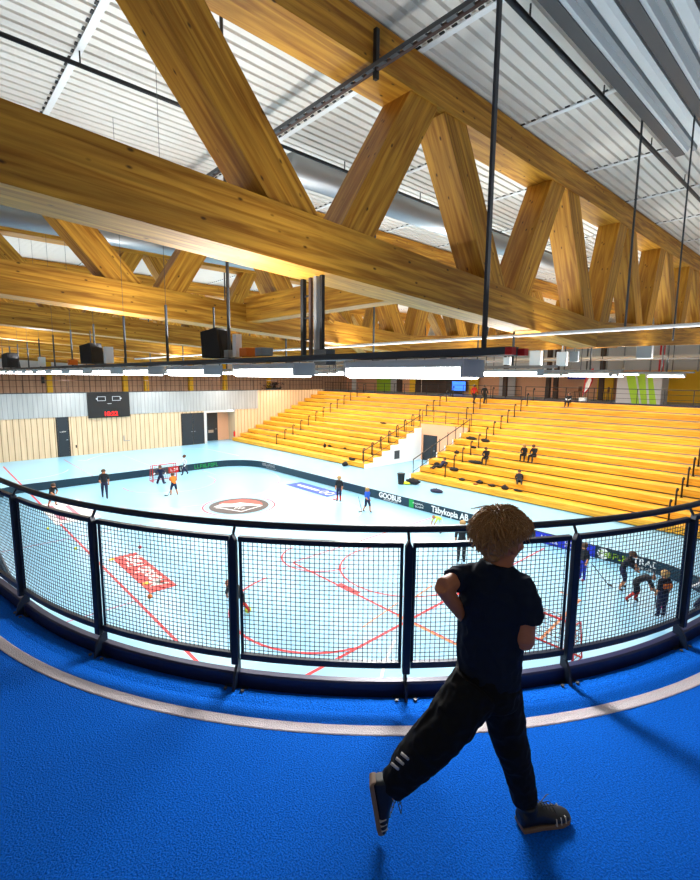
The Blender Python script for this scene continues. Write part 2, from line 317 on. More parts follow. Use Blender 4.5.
# plants / dark furniture behind the railing left of the stands
rb = empty('shrub_planter', (33.2, 50.2, TR), 0, 'dark bushy plant on the far gallery behind the railing', 'plant')
mb = MB(); rng = random.Random(3)
for i in range(160):
    a = rng.uniform(0,2*PI); r = abs(rng.gauss(0,.55)); c = Vector((math.cos(a)*r*1.8, math.sin(a)*r*.6, .55+rng.uniform(-.2,.5))); v = Vector((rng.gauss(0,1),rng.gauss(0,1),rng.gauss(0,1))).normalized()*.22; w = v.cross(Vector((0,0,1)))*.5
    mb.quad(c-v, c+w, c+v, c-w)
mb.build('foliage','black_soft',rb); MB().box(-.9,.9,-.3,.3,0,.4).build('pot','black',rb)
# ------------------------------------------------------------------ bleachers
XT = SX0+NROW; VY0, VY1, VX = 21.5, 26.3, 32.7; VROW = 7
def block(y0, y1, r0, label, r1=NROW):
    b = empty('bleacher', (SX0+r0, (y0+y1)/2, H), 0, label, 'bleacher', 'stepped timber bleachers')
    hw = (y1-y0)/2
    for i in range(r0, r1):
        z = (i+1)*RISE; x = i-r0
        rw = MB().box(x-.0, x+1.06, -hw, hw, z-.35, z-.045).build('riser', 'stand_riser', b)
        MB().box(x-.006, x+1.0, -hw, hw, z-.045, z).build('tread', 'stand_wood', rw)
    MB().box(.1, r1-r0, -hw+.02, hw-.02, r0*RISE+.0 if r0 == 0 else r0*RISE-.1, r0*RISE+.05).build('base','dark_grey',b)
    return b
block(VY1, WY-.02, 0, 'left block of stepped yellow timber bleachers against the slatted wall')
block(-5, VY0, 0, 'right block of stepped yellow timber bleachers with seated youths')
block(VY0+.01, VY1-.01, VROW, 'narrow upper block of yellow timber steps above the entrance gap')
# entrance (vomitory) walls following the steps
def stepwall(name, y, mat, n, th=.1):
    vs = [(SX0,0)]
    for i in range(n): vs += [(SX0+i, (i+1)*RISE-.05), (SX0+i+1, (i+1)*RISE-.05)]
    vs.append((SX0+n, 0)); m = len(vs)
    V = [(x,y,H+z) for x,z in vs]+[(x,y+th,H+z) for x,z in vs]
    f = [tuple(range(m)), tuple(range(2*m-1,m-1,-1))]+[(i,i+m,(i+1)%m+m,(i+1)%m) for i in range(m)]
    return struct(mesh(name, V, f, mat))
stepwall('wall_entrance_left', VY1-.02-.1, 'white', VROW); stepwall('wall_entrance_right', VY0+.02, 'white', VROW)
wallbox('wall_entrance_back', VX-.12, VX-.02, VY0, VY1, H, H+VROW*RISE+.32, 'peach')
de = door(4, 0, 1.3, 0, H+2.15, 1); de.location = (VX-.13, 25.2, H); de.rotation_euler = (0,0,-PI/2)
wallbox('trim_20', VX-3.6, VX-3.0, VY1-.16, VY1-.12, H+.4, H+1.1, 'dark_grey')
# railings along the entrance
def sloped_rail(y, label, n=VROW, h=1.0):
    r = empty('entrance_railing', (SX0, y, H), 0, label, 'railing')
    for i in range(n+1):
        z = (min(i,n-1)+1)*RISE if i < n else n*RISE; x = min(i+.08, n-.05)
        MB().box(x-.02,x+.02,-.02,.02,z-.0,z+h).build('post','black',r)
    MB().bar((.08,0,RISE+h),(n-.05,0,n*RISE+h+.0),.05,.05).build('top_rail','black',r)
    MB().bar((.08,0,RISE+.12),(n-.05,0,n*RISE+.12),.03,.03).build('lower_rail','black',r)
    return r
sloped_rail(VY1+.12, 'sloping black railing on the left edge of the entrance gap in the bleachers'); sloped_rail(VY0-.12, 'sloping black railing on the right edge of the entrance gap in the bleachers')
railing('entrance_railing', (VX+.2, VY0-.1, H+(VROW+1)*RISE), (VX+.2, VY1+.1, H+(VROW+1)*RISE), 4, 1.0, 'short black cross railing above the back of the entrance gap', 1)
# hooked aisle posts
def make_hook():
    r = empty('aisle_post'); MB().tube([(0,0,0),(0,0,.02)],.08,10).build('foot','black',r)
    MB().tube([(0,0,0),(0,0,.85),(.02,0,.97),(.09,0,1.02),(.17,0,1.0),(.2,0,.9)],.045,6).build('bent_tube','black',r,True); return r
hook0 = make_hook(); used = [0]
def hooks(y, i0, i1, aisle, skip=lambda i: False):
    for i in range(i0, i1):
        if skip(i): continue
        o = hook0 if not used[0] else copy_tree(hook0); used[0] = 1
        o.location = (SX0+i+.75, y, H+(i+1)*RISE)
        tag(o, 'hooked post on the %s step of %s' % (ORD[i], aisle), 'handrail post', 'hooked handrail posts on the bleacher aisles')
hooks(39.6, 0, 13, 'the far left aisle')
hooks(27.2, 0, 13, 'the aisle left of the entrance gap')
hooks(19.1, 0, 13, 'the aisle right of the entrance gap')
hooks(22.9, 8, 13, 'the narrow block above the entrance gap')
hooks(5.95, 0, 13, 'the long right aisle'); hooks(4.3, 0, 13, 'the outermost right aisle')
# ------------------------------------------------------------------ gallery behind the bleachers
wallbox('floor_gallery_right', XT, 47, -6, 52, -2.1, TR, 'grey')
wallbox('trim_21', XT-.02, XT+.12, -5, WY, -2.05, TR+.12, 'navy')
railing('gallery_railing', (XT+.15, -4, TR+.1), (XT+.15, 20, TR+.1), 14, 1.05, 'dark railing behind the top step of the right bleachers', 2)
railing('gallery_railing', (XT+.15, 20.4, TR+.1), (XT+.15, 47, TR+.1), 18, 1.05, 'dark railing behind the top step of the left bleachers', 2)
wallbox('wall_right', 47, 47.3, -6, 52, TR, .75, 'peach'); wallbox('wall_right_upper', 46.98, 47.3, -6, 52, .75, 5.2, 'light_grey')
def gpanel(px0, px1, mat, n, z1=.75, dx=0, z0=TR):
    a = atx(px0,390,46.9).y; b = atx(px1,390,46.9).y
    wallbox('trim_%d'%n, 46.9-dx, 47-dx, min(a,b), max(a,b), z0, z1, mat)
for i,(a,b,mt) in enumerate(((303,328,'glass_dim'),(329,334,'brown_dark'),(352,356,'white'),(377,391,'lime'),(391,397,'booth_grey'),(397,402,'brown_dark'),(410,416,'yellow'),(416,421,'brown_dark'),(422,430,'white'),(422.5,447,'brown_dark'),(447,463,'glass_dim'),(470,479,'yellow'),(500,516,'booth_grey'),(598,614,'yellow'),(664,760,'yellow'))): gpanel(a,b,mt,30+i, dx=.02*i)
p = atx(459,386,46.3); scn = empty('wall_screen', p, 0, 'glowing blue screen on the far right gallery wall', 'screen')
MB().box(-.05,.1,-1.0,1.0,-.6,.6).build('case','black',scn); MB().box(-.07,-.051,-.9,.9,-.52,.52).build('display','screen',scn)
p = atx(579,376,46); bn = empty('hanging_banner', p, 0, 'plain blue sign board hanging under the roof above the red flag', 'sign'); MB().box(-.05,.05,-1.0,1.0,-.3,.3).build('board','ad_blue',bn); MB().bar((0,-.8,.3),(0,-.8,1.6),.03).build('hanger','grey',bn); MB().bar((0,.8,.3),(0,.8,1.6),.03).build('hanger','grey',bn)
# dark columns
for i,px in enumerate((548,555.5,601,505)):
    p = atx(px,390,45.0); cl = wallbox('trim_%d'%(60+i), 44.8,45.2,p.y-.18,p.y+.18,TR,4.7,'brown_dark')
# green striped booth
g0 = atx(661,390,40.6).y; g1 = atx(616,390,40.6).y
bo = empty('booth', (40.8,(g0+g1)/2,TR), 0, 'grey booth wall with slanting lime green stripes behind the right railing', 'booth')
w = (g1-g0)/2; MB().box(-.1,1.6,-w,w,0,2.3).build('panel','booth_grey',bo)
for (a,b,c,d) in ((.62,.2,.25,-.1),(.12,-.25,-.2,-.45),(-.35,-.55,-.55,-.85)):
    mesh('stripe',[(-.12,w*a,2.28),(-.12,w*b,2.28),(-.12,w*d,.02),(-.12,w*c,.02)],[(0,1,2,3)],'lime',bo)
# beach flag
p = atx(583,402,40.2); fl = empty('beach_flag', (40.2,p.y,TR), 0, 'red feather flag with white emblem standing on the gallery', 'flag')
q = MB(); q.tube([(0,0,.3),(0,-.1,1.4),(0,-.35,2.6),(0,-.5,2.75)],.02,6).build('pole','grey',fl)
mesh('cloth',[(0,.1,.5),(.03,-.3,.9),(0,-.62,1.6),(.03,-.75,2.3),(0,-.62,2.72),(-.02,-.35,2.6),(0,0,1.7)],[tuple(range(7))],'red',fl); fl.children[-1].modifiers.new('s','SOLIDIFY').thickness = .02
mesh('emblem',[(-.03,-.05,.75),(-.03,-.4,1.2),(-.03,-.55,1.8),(-.03,-.4,2.1),(-.03,-.15,1.5)],[tuple(range(5))],'white',fl); MB().box(-.25,.25,-.25,.25,0,.35).build('foot','white',fl)
# cafe tables and chairs on the gallery (brown group)
def table0():
    t = empty('high_table'); MB().tube([(0,0,1.05),(0,0,1.1)],.38,16).build('table_top','brown',t); MB().tube([(0,0,.03),(0,0,1.05)],.035,8).build('column','black',t); MB().tube([(0,0,0),(0,0,.03)],.25,12).build('foot','black',t); return t
def stool0():
    t = empty('bar_stool'); MB().box(-.2,.2,-.2,.2,.74,.8).build('seat','brown',t); MB().box(.16,.2,-.2,.2,.8,1.2).build('backrest','brown',t)
    for a in (-1,1):
        for b in (-1,1): MB().bar((a*.17,b*.17,0),(a*.15,b*.15,.74),.035).build('leg','brown_dark',t)
    return t
T0, S0 = table0(), stool0(); ft = fs = True
for i,px in enumerate((566,594,300,316)):
    p = atx(px,395,43.2); o = T0 if ft else copy_tree(T0); ft = False; o.location = (43.2,p.y,TR)
    tag(o, ['round brown high table left of the red flag','round brown high table right of the red flag','round brown high table at the far left end of the gallery','round brown high table second from the far left end of the gallery'][i],'table','high tables on the gallery')
    for s in (-1,1):
        o = S0 if fs else copy_tree(S0); fs = False; o.location = (43.2,p.y+s*.95,TR); o.rotation_euler.z = s*PI/2
        tag(o, 'brown bar stool on the %s side of the %s high table' % ('left' if s > 0 else 'right', ['table left of the flag','table right of the flag','far left','second far left'][i]),'stool','bar stools on the gallery')
# ------------------------------------------------------------------ rink boards
RX0, RX1, RY0, RY1, RR = 1.95, 19.87, 2.2, 34.25, 2.9
rk = empty('rink_boards', ((RX0+RX1)/2,(RY0+RY1)/2,H), 0, 'dark teal floorball rink boards with rounded corners and adverts', 'rink boards')
path = []
for (cx,cy,a0) in ((RX1-RR,RY1-RR,0),(RX0+RR,RY1-RR,PI/2),(RX0+RR,RY0+RR,PI),(RX1-RR,RY0+RR,1.5*PI)):
    for i in range(13): a = a0+PI/2*i/12; path.append((cx+RR*math.cos(a),cy+RR*math.sin(a),a))
V=[];Fc=[];n=len(path); ox,oy=(RX0+RX1)/2,(RY0+RY1)/2
for (x,y,a) in path:
    for t,z in ((0,0),(.05,0),(.05,.5),(0,.5)): V.append((x-ox+t*math.cos(a),y-oy+t*math.sin(a),z))
for i in range(n):
    j=(i+1)%n
    for k in range(4): Fc.append((4*i+k,4*i+(k+1)%4,4*j+(k+1)%4,4*j+k))
mesh('board_ring',V,Fc,'rink_board',rk)
hx = RX1-ox-.012
def long_ad(px, s, size, mat, dz=.25, back=None, wide=0, name='advert_text', bold=.004, sx=1):
    y = atx(px, 500, RX1).y
    if back: MB().box(hx-.006,hx+.01,y-oy-wide/2,y-oy+wide/2,.03,.47).build('advert_panel',back,rk)
    if s: return text(name, s, size, mat, rk, (hx-.012,y-oy,dz), (PI/2,0,-PI/2), .004, bold=bold, sx=sx)
long_ad(390,'GOOBUS',.42,'white',.29,bold=.012); None; long_ad(411.5,None,0,None,back='ad_green',wide=.32); None
long_ad(450,'Täbykopia AB',.46,'white',.25,bold=.01,sx=.88); long_ad(567,None,0,None,back='ad_blue',wide=2.5)
long_ad(603,'S',.4,'rink_board',.25); 
yy = atx(603,555,RX1).y
rd = mesh('roundel',[(hx-.008, yy-oy+.22*math.cos(2*PI*k/20), .25+.22*math.sin(2*PI*k/20)) for k in range(20)],[tuple(range(20))],'white',rk)
None; long_ad(656,'TRADIS',.34,'white',.3,bold=.008); None
None
def long_marks(px, n, w, h, mat, dz, seed):
    y = atx(px, 500, RX1).y; return marks('advert_text', n, w, h, mat, rk, (hx-.012,y-oy,dz), (PI/2,0,-PI/2), seed)
def short_ad(px, s, size, mat, back=None, wide=0, bold=.004):
    x = aty(px,467,RY1).x-ox; yb = RY1-oy-.012
    if back: MB().box(x-wide/2,x+wide/2,yb-.006,yb+.01,.03,.47).build('advert_panel',back,rk)
    if s: text('advert_text',s,size,mat,rk,(x,yb-.012,.25),(PI/2,0,0),.004,bold=bold)
short_ad(174.5,None,0,None,'red',.9); short_ad(183,None,0,None,'dark_grey',.7)
for px,n_,w_,h_,mt,sd in ((174.5,3,.6,.2,'white',20),(183,3,.5,.25,'outline',21),(208,10,2.2,.3,'ad_green',22)): marks('advert_text',n_,w_,h_,mt,rk,(aty(px,467,RY1).x-ox,RY1-oy-.024,.25),(PI/2,0,0),sd)
for a_ in ((391,9,1.1,.08,'white',.08,5),(419,6,.8,.09,'white',.32,6),(420,5,.6,.09,'white',.16,7),(553,5,.8,.26,'white',.25,8),(577,4,.7,.26,'white',.25,9),(618,6,1.0,.24,'lime',.25,10),(654,9,.9,.09,'white',.08,11),(269,9,1.9,.2,'booth_grey',.32,12),(272,9,1.3,.08,'booth_grey',.13,13)): long_marks(*a_)
# goal
def goal(x,y,label,rz=0):
    g = empty('floorball_goal',(x,y,H),rz,label,'goal'); w=.8; h=1.15
    MB().tube([(-w,0,0),(-w,0,h),(w,0,h),(w,0,0)],.035,8).build('goal_frame','red',g); MB().tube([(-w,0,.03),(-w,.6,.03),(w,.6,.03),(w,0,.03)],.025,6).build('base_frame','red',g)
    MB().tube([(-w,.6,.03),(-w,.35,h*.95),(-w,0,h)],.02,6).build('side_frame','red',g); MB().tube([(w,.6,.03),(w,.35,h*.95),(w,0,h)],.02,6).build('side_frame','red',g)
    nb = MB()
    for i in range(13):
        t=-w+2*w*i/12; nb.bar((t,.6,.03),(t,.36,h*.95),.012); nb.bar((t,.36,h*.95),(t,0,h),.012)
    for i in range(8):
        z=.03+(h*.92)*i/7; yy=.6-.24*i/7; nb.bar((-w,yy,z),(w,yy,z),.012); nb.bar((-w,yy,z),(-w,0,z),.012); nb.bar((w,yy,z),(w,0,z),.012)
    nb.build('net','brown',g); return g
goal(12.25,32.0,'floorball goal with red frame and net in front of the far short boards')
gp = atz(541,654,H); goal(gp.x,gp.y,'red framed floorball goal behind the mesh beside the running boy',-PI/2)
# ------------------------------------------------------------------ running track
TCX, TCY, TRR, TA0, TA1 = 4.92, 5.08, 4.46, 3.32, 4.52; LARC = TRR*(TA1-TA0)
def tp(s, d, z=0):
    a = TA0+min(max(s,0),LARC)/TRR; e = s if s < 0 else max(0, s-LARC)
    return Vector((TCX+(TRR+d)*math.cos(a)-math.sin(a)*e, TCY+(TRR+d)*math.sin(a)+math.cos(a)*e, z))
def srange(s0, s1, st=.15):
    out=[s0]; 
    if s0<0: out.append(-.001)
    n=int(LARC/st); out += [LARC*i/n for i in range(n+1)]
    out.append(s1); return [s for s in sorted(set(out)) if s0<=s<=s1]
def sweep(name, prof, mat, parent=None, s0=-34, s1=30, closed=True, smooth=False, st=.15):
    ss = srange(s0,s1,st); V=[];Fc=[];m=len(prof)
    for s in ss:
        for (d,z) in prof: V.append(tp(s,d,z))
    for i in range(len(ss)-1):
        for k in range(m if closed else m-1):
            a=i*m+k;b=i*m+(k+1)%m; Fc.append((a,b,b+m,a+m))
    if closed: Fc.append(tuple(range(m))); Fc.append(tuple(reversed(range((len(ss)-1)*m,len(ss)*m))))
    return mesh(name,V,Fc,mat,parent,smooth)
deckf = struct(sweep('floor_track', [(.0,TR),(.02,TR+.012),(.05,TR+.02),(.09,TR+.012),(.13,TR),(6,TR),(6,TR-.45),(.0,TR-.45)], 'turf'))
ln = sweep('lane_line', [(.235,TR+.002),(.24,TR+.006),(.305,TR+.006),(.31,TR+.002)], 'turf_line', deckf)
kb = struct(sweep('trim_70', [(-.06,TR-.5),(-.06,TR+.085),(-.05,TR+.095),(-.01,TR+.095),(0,TR+.085),(0,TR-.5)], 'navy'))
# railing of the track
rl = empty('track_railing', tp(0,0,TR), 0, 'dark curved steel railing with wire mesh panels along the running track', 'railing')
O = -tp(0,0,TR)
def sw(name, prof, mat, par, s0, s1):
    o = sweep(name,[(d,z) for d,z in prof],mat,par,s0,s1,st=.2); 
    for v in o.data.vertices: v.co += O
    return o
def round_prof(d0,z0,r,n=10): return [(d0+r*math.cos(2*PI*k/n), z0+r*math.sin(2*PI*k/n)) for k in range(n)]
POSTS = [(a-TA0)*TRR for a in (3.305,3.541,3.775,4.004,4.236,4.476)]
while POSTS[0] > -13: POSTS.insert(0, POSTS[0]-1.07)
while POSTS[-1] < 20: POSTS.append(POSTS[-1]+1.07)
hr = sw('handrail', round_prof(-.02,TR+1.035,.021), 'rail_paint', rl, POSTS[0], POSTS[-1])
hr.data.polygons.foreach_set('use_smooth',[True]*len(hr.data.polygons))
for i, s in enumerate(POSTS):
    a = tp(s,0)-tp(s,.1); nrm = -(a.normalized()); tg = (tp(s+.01,0)-tp(s-.01,0)).normalized(); base = tp(s,.02,TR)+O
    Rm = Matrix((( tg.x,nrm.x,0),(tg.y,nrm.y,0),(0,0,1)))
    mb = MB(); prof = [(-.022,.17),(.022,.17),(.022,.94),(0,.99),(-.022,.94)]
    for dd in (-.02,.02):
        for (x,z) in prof: mb.v.append(tuple(Rm@Vector((x,dd,z))+base))
    m=5; mb.f += [tuple(range(5)),tuple(reversed(range(5,10)))]+[(k,5+k,5+(k+1)%5,(k+1)%5) for k in range(5)]
    po = bevel(mb.build('post','rail_paint',rl),.004,1)
    # wedge bracket down to the track
    mb = MB(); prof = [(.05,0),(.05,.012),(.03,.1),(-.02,.17),(-.055,.17),(-.055,.1),(-.01,.098),(-.005,0)]
    for dd in (-.008,.008):
        for (y,z) in prof: mb.v.append(tuple(Rm@Vector((dd,y,z))+base))
    m=8; mb.f += [tuple(range(8)),tuple(reversed(range(8,16)))]+[(k,8+k,8+(k+1)%8,(k+1)%8) for k in range(8)]
    mb.build('bracket','rail_paint',po)
    for sx in (-.055,.055):
        c = Rm@Vector((sx,.035,.0))+base; MB().tube([c+Vector((0,0,.012)),c+Vector((0,0,.028))],.011,8).build('bolt','dark_grey',po)
    mb = MB(); c = Rm@Vector((0,0,0))+base
    for (x,y,z) in ((-.075,-.03,.004),(.075,-.03,.004),(.075,.055,.004),(-.075,.055,.004)): mb.v.append(tuple(Rm@Vector((x,y,z))+base))
    for (x,y,z) in ((-.075,-.03,.014),(.075,-.03,.014),(.075,.055,.014),(-.075,.055,.014)): mb.v.append(tuple(Rm@Vector((x,y,z))+base))
    mb.f += [(0,3,2,1),(4,5,6,7),(0,1,5,4),(1,2,6,5),(2,3,7,6),(3,0,4,7)]; mb.build('foot_plate','rail_paint',po)
    MB().tube([Rm@Vector((0,0,.97))+base, Rm@Vector((0,-.035,1.03))+base],.009,6).build('handrail_stay','rail_paint',po)
    if i < len(POSTS)-1:
        s0, s1 = s+.028, POSTS[i+1]-.028
        fr = sw('mesh_panel', [(-.015,.935+TR),(.015,.935+TR),(.015,.965+TR),(-.015,.965+TR)], 'rail_paint', rl, s0, s1)
        o2 = sw('bottom_bar', [(-.015,.195+TR),(.015,.195+TR),(.015,.232+TR),(-.015,.232+TR)], 'rail_paint', fr, s0, s1)
        mb = MB(); nv = 34; W = .0032
        for k in range(1, nv):
            q = tp(s0+(s1-s0)*k/nv, 0, TR)+O; mb.bar(q+Vector((0,0,.21)), q+Vector((0,0,.94)), W)
        for e in (s0+.008, s1-.008):
            q = tp(e,0,TR)+O; mb.bar(q+Vector((0,0,.2)), q+Vector((0,0,.95)), .014)
        for k in range(1, 26):
            z = .232+(.935-.232)*k/26; pts=[tp(s0+(s1-s0)*j/6,0,TR)+O+Vector((0,0,z)) for j in range(7)]
            for A,B in zip(pts,pts[1:]): mb.bar(A,B,W)
        mb.build('wire_mesh','rail_paint',fr)
# ------------------------------------------------------------------ timber trusses
ZT0, ZT1 = 4.18, 4.74; XM = 13.4; TW = .62
def zbot(x): return .82+abs(x-XM)*.0575     # underside of the V-shaped bottom chord
CH = .66
def make_truss():
    t = empty('roof_truss',(XM,5,0))
    w = TW
    c = beam('top_chord',(-7-XM,w/2,(ZT0+ZT1)/2),(34-XM,w/2,(ZT0+ZT1)/2),w,ZT1-ZT0,'glulam',t)
    zl = lambda x: zbot(x)+CH/2
    beam('bottom_chord',(XM+.001-XM,w/2,zl(XM)),(-7-XM,w/2,zl(-7)),w,CH,'glulam',t); beam('bottom_chord',(0,w/2,zl(XM)),(34-XM,w/2,zl(34)),w,CH,'glulam',t)
    bots = [-4.8,-.9,4.25,8.9,13.4,17.2,21.1,25.2,29.4]; tops = [-7,-3.4,1.45,6.5,11.1,15.1,18.8,22.4,26.8,31]
    g = .42
    for i,b in enumerate(bots):
        for s,tx in ((-1,tops[i]),(1,tops[i+1])):
            p = Vector((b-XM+s*g, w/2, zbot(b)+CH-.14)); q = Vector((tx-XM-s*g*.75, w/2, ZT0+.12))
            beam('web_member',q,p,w-.06,.56,'glulam',t)
    return t
tr0 = make_truss(); TY = [5.0+6.4*i for i in range(8)]
for i,y in enumerate(TY):
    o = tr0 if i == 0 else copy_tree(tr0); o.location.y = y
    tag(o, ['nearest large glulam roof truss crossing the whole picture','second glulam roof truss, just behind the nearest one'][i] if i < 2 else '%s glulam roof truss counted from the running track'%ORD[i], 'roof truss', 'glulam roof trusses')
# cross beam and diagonal brace between first and second truss
cb = beam('cross_beam',(6.9,5.5,1.72),(6.9,11.5,1.72),.4,.62,'glulam',None); tag(cb,'glulam cross beam between the nearest and the second roof truss','beam')
cb = beam('cross_beam',(9.3,11.3,1.9),(14.0,14.5,1.2),.35,.5,'glulam',None); tag(cb,'sloping glulam brace behind the second roof truss','beam')
# ------------------------------------------------------------------ roof deck
XS = [-8,-.9,2.2,5.9,9,12,14.75,17.4,20.3,23.3,26.3,29.3,32.3,35.3,38.3,41.3,47.3]
prof = []; per = .21; y = -6
while y < 52.5: prof += [(y,4.78),(y+.145,4.78),(y+.155,4.835),(y+.2,4.835)]; y += per
V=[];Fc=[]
for x in (-8,47.3):
    for (yy,z) in prof: V.append((x,yy,z))
n=len(prof)
for i in range(n-1): Fc.append((i,i+1,n+i+1,n+i))
ce = struct(mesh('ceiling',V,Fc,'deck')); wallbox('ceiling_cover',-8,47.3,-6,52.5,4.95,5.2,'grey').parent = ce
for k,x in enumerate(XS[1:-1]):
    mb = MB(); mb.box(x,x+.1,-6,52,4.755,4.782); mb.build('joint_strip','deck_seam',ce)
    mb = MB(); y=-6
    while y < 30: mb.box(x-.035,x,y+.03,y+.11,4.765,4.8); y += per
    mb.build('joint_gap','black',ce)
# hanging linear ceiling panels at the top right
for i,(yc,wd,lab) in enumerate(((2.78,.56,'nearest to the truss'),(2.14,.56,'second from the truss'),(1.5,.56,'third from the truss'),(.86,.56,'farthest from the truss'))):
    r = empty('ceiling_radiant_panel',(2,yc,4.38),0,'long grey radiant ceiling panel at top right, '+lab,'radiant panel','radiant ceiling panels')
    h = wd/2; vs=[]
    pr=[(-h,.34),(-h,.0),(-h+.06,-.02),(-.1,0),(-.06,.07),(.06,.07),(.1,0),(h-.06,-.02),(h,0),(h,.34)]
    for x in (-9,9.5):
        for (a,z) in pr: vs.append((x,a,z))
    m=len(pr); fs_=[(k,(k+1)%m,m+(k+1)%m,m+k) for k in range(m)]+[tuple(range(m)),tuple(reversed(range(m,2*m)))]
    mesh('casing',vs,fs_,'light_grey',r); MB().box(-9,9.52,h-.13,h+.03,-.03,.36).build('side_flange','dark_grey',r); MB().box(-9,9.51,-.05,.02,-.01,.075).build('centre_strip','grey',r)
    for x in (-2,3,8): MB().bar((x,0,.34),(x,0,.42),.02).build('hanger','black',r)
# conduits, pipes and duct under the deck
def pipe(name, pts, r, mat, label, cat, n=8, clamps=0):
    o = empty(name, pts[0], 0, label, cat); p0 = Vector(pts[0]); P_=[Vector(p)-p0 for p in pts]
    MB().tube(P_,r,n).build('pipe',mat,o,True)
    if clamps:
        d = P_[-1]-P_[0]
        for k in range(clamps):
            q = P_[0]+d*((k+.5)/clamps); c = MB(); c.bar(q,q+Vector((0,0,4.75-(p0.z+q.z))),.018); c.build('clamp',mat,o)
    return o
pipe('electrical_conduit',[(-7,8.45,4.55),(30,8.45,4.55)],.035,'black','thin black conduit under the roof deck behind the nearest truss','conduit',clamps=14)
pipe('electrical_conduit',[(-5,3.45,4.55),(30,3.45,4.55)],.04,'black','black conduit under the roof deck on the near side of the nearest truss','conduit',clamps=14)
pipe('ventilation_duct',[(5.6,7.85,3.9),(30,7.85,3.9)],.26,'galv','round galvanised ventilation duct behind the nearest roof truss','duct',20,4)
pipe('ventilation_duct',[(-6,14.3,3.7),(26,14.3,3.7)],.24,'galv','round galvanised ventilation duct behind the second roof truss','duct',16,4)
pipe('electrical_conduit',[(-6,15.4,4.4),(26,15.4,4.4)],.04,'black','thin black conduit under the roof behind the second truss','conduit')
yp = pipe('sprinkler_pipe',[(4.95,2.5,4.08),(4.95,11.2,4.08)],.03,'brown_dark','dark sprinkler pipe crossing under the top chord of the nearest truss','pipe')
mb = MB()
for k in range(40): mb.box(-.09,-.03,k*.22,k*.22+.14,-.02,.02)
mb.box(-.1,-.09,0,8.7,-.03,.03); mb.build('cable_ladder','dark_grey',yp); MB().box(-.03,.03,2.4,2.46,-.12,.5).build('clamp','black',yp)
# ------------------------------------------------------------------ luminaire rows (running along the court)
def make_lum():
    l = empty('linear_luminaire'); bevel(MB().box(-.14,.14,-.66,.66,.045,.11).build('housing','light_grey',l),.01)
    bevel(MB().box(-.13,.13,-.645,.645,-.045,.045).build('diffuser','lamp',l),.02); MB().box(-.02,.02,-.4,-.36,.11,.14).build('hanger','steel',l); MB().box(-.02,.02,.36,.4,.11,.14).build('hanger','steel',l)
    for s in (-1,1): MB().box(-.145,.145,s*.66-.012,s*.66+.012,-.03,.11).build('end_cap','light_grey',l)
    return l
L0 = make_lum(); fl_ = [1]; NM = {3.2:'nearest row',10:'second row',17:'third row',24:'fourth row',31:'row over the stands',37.2:'farthest row at the gallery'}
lampspots = []
for X,z,y0,y1 in ((3.2,.03,2.75,40),(10,.08,5.5,44),(17,.10,6.5,44),(24,.12,6.0,44),(31,.15,8,44),(37.2,.3,9,44)):
    tr_ = empty('light_trunking',(X,y0-1.0,z+.13),0,'grey hanging cable trunking of the %s of lights'%NM[X],'cable tray','cable trunkings above the lights')
    MB().box(-.06,.06,0,y1-y0+1,0,.06).build('tray','galv' if X>3.3 else 'dark_grey',tr_)
    if X < 4:
        for dx in (-.1,.08): MB().box(dx-.03,dx+.03,0,9,.0,.05).build('side_tube','dark_grey',tr_)
        for dx in (-.1,.08): MB().box(dx-.03,dx+.03,-.05,0,-.0,.05).build('end_cap','red',tr_)
    k=0; y=y0
    while y < y1:
        o = L0 if fl_[0] else copy_tree(L0); fl_[0] = 0; o.location=(X,y,z)
        tag(o,'bright linear lamp, %s from the near end of the %s'%(ORD[k],NM[X]),'lamp','hanging linear lamps'); lampspots.append((X,y,z)); k+=1
        y += 2.15 if X < 4 else 2.6
    # threaded hangers
    ys = [2.0,5.9]+[8.0+2.12*q for q in range(11)] if X < 4 else [y0+4.4*q for q in range(9)]
    for k, y in enumerate(ys):
        hb = -.3 < (y-5)%6.4 < .72; zt = zbot(X) if hb else 4.775; zb = z+.18; zm = min(zt, 1.14) if (X < 4 and y > 7) else zt
        mb = MB().tube([(0,0,0),(0,0,zm-zb)],.022 if X<4 else .03,6)
        if zt > zm: mb.tube([(0,0,zm-zb-.01),(0,0,zt-zb)],.004,4)
        o = mb.build('hanger_rod','dark_grey'); o.location=(X,y,zb)
        tag(o,'dark hanger rod, %s along the %s of lights'%(ORD[k],NM[X]),'hanger rod','hanger rods of the light rows')
# second thin white conduit
pipe('white_conduit',[(10,2.05,.93),(10,30,.93)],.035,'white','thin white straight conduit running under the nearest truss','conduit')
pipe('hanger_cable',[(6.9,.95,.9),(6.9,.95,4.6)],.015,'dark_grey','thin vertical wire in front of the truss, right of the boy','wire') if False else None
def vrod(px,yt,yb,X,label,r=.014,mat='dark_grey'):
    a=atx(px,yt,X); b=atx(px,yb,X); o=MB().tube([(0,0,0),(0,0,4.76-b.z)],r,6).build('hanger_rod',mat); o.location=(a.x,(a.y+b.y)/2,b.z); tag(o,label,'hanger rod','hanger rods of the light rows')
vrod(633,135,326,10,'thin vertical rod hanging in front of the truss right of centre',.02); vrod(682,150,340,10,'thin vertical rod hanging in front of the truss at the right edge',.014)
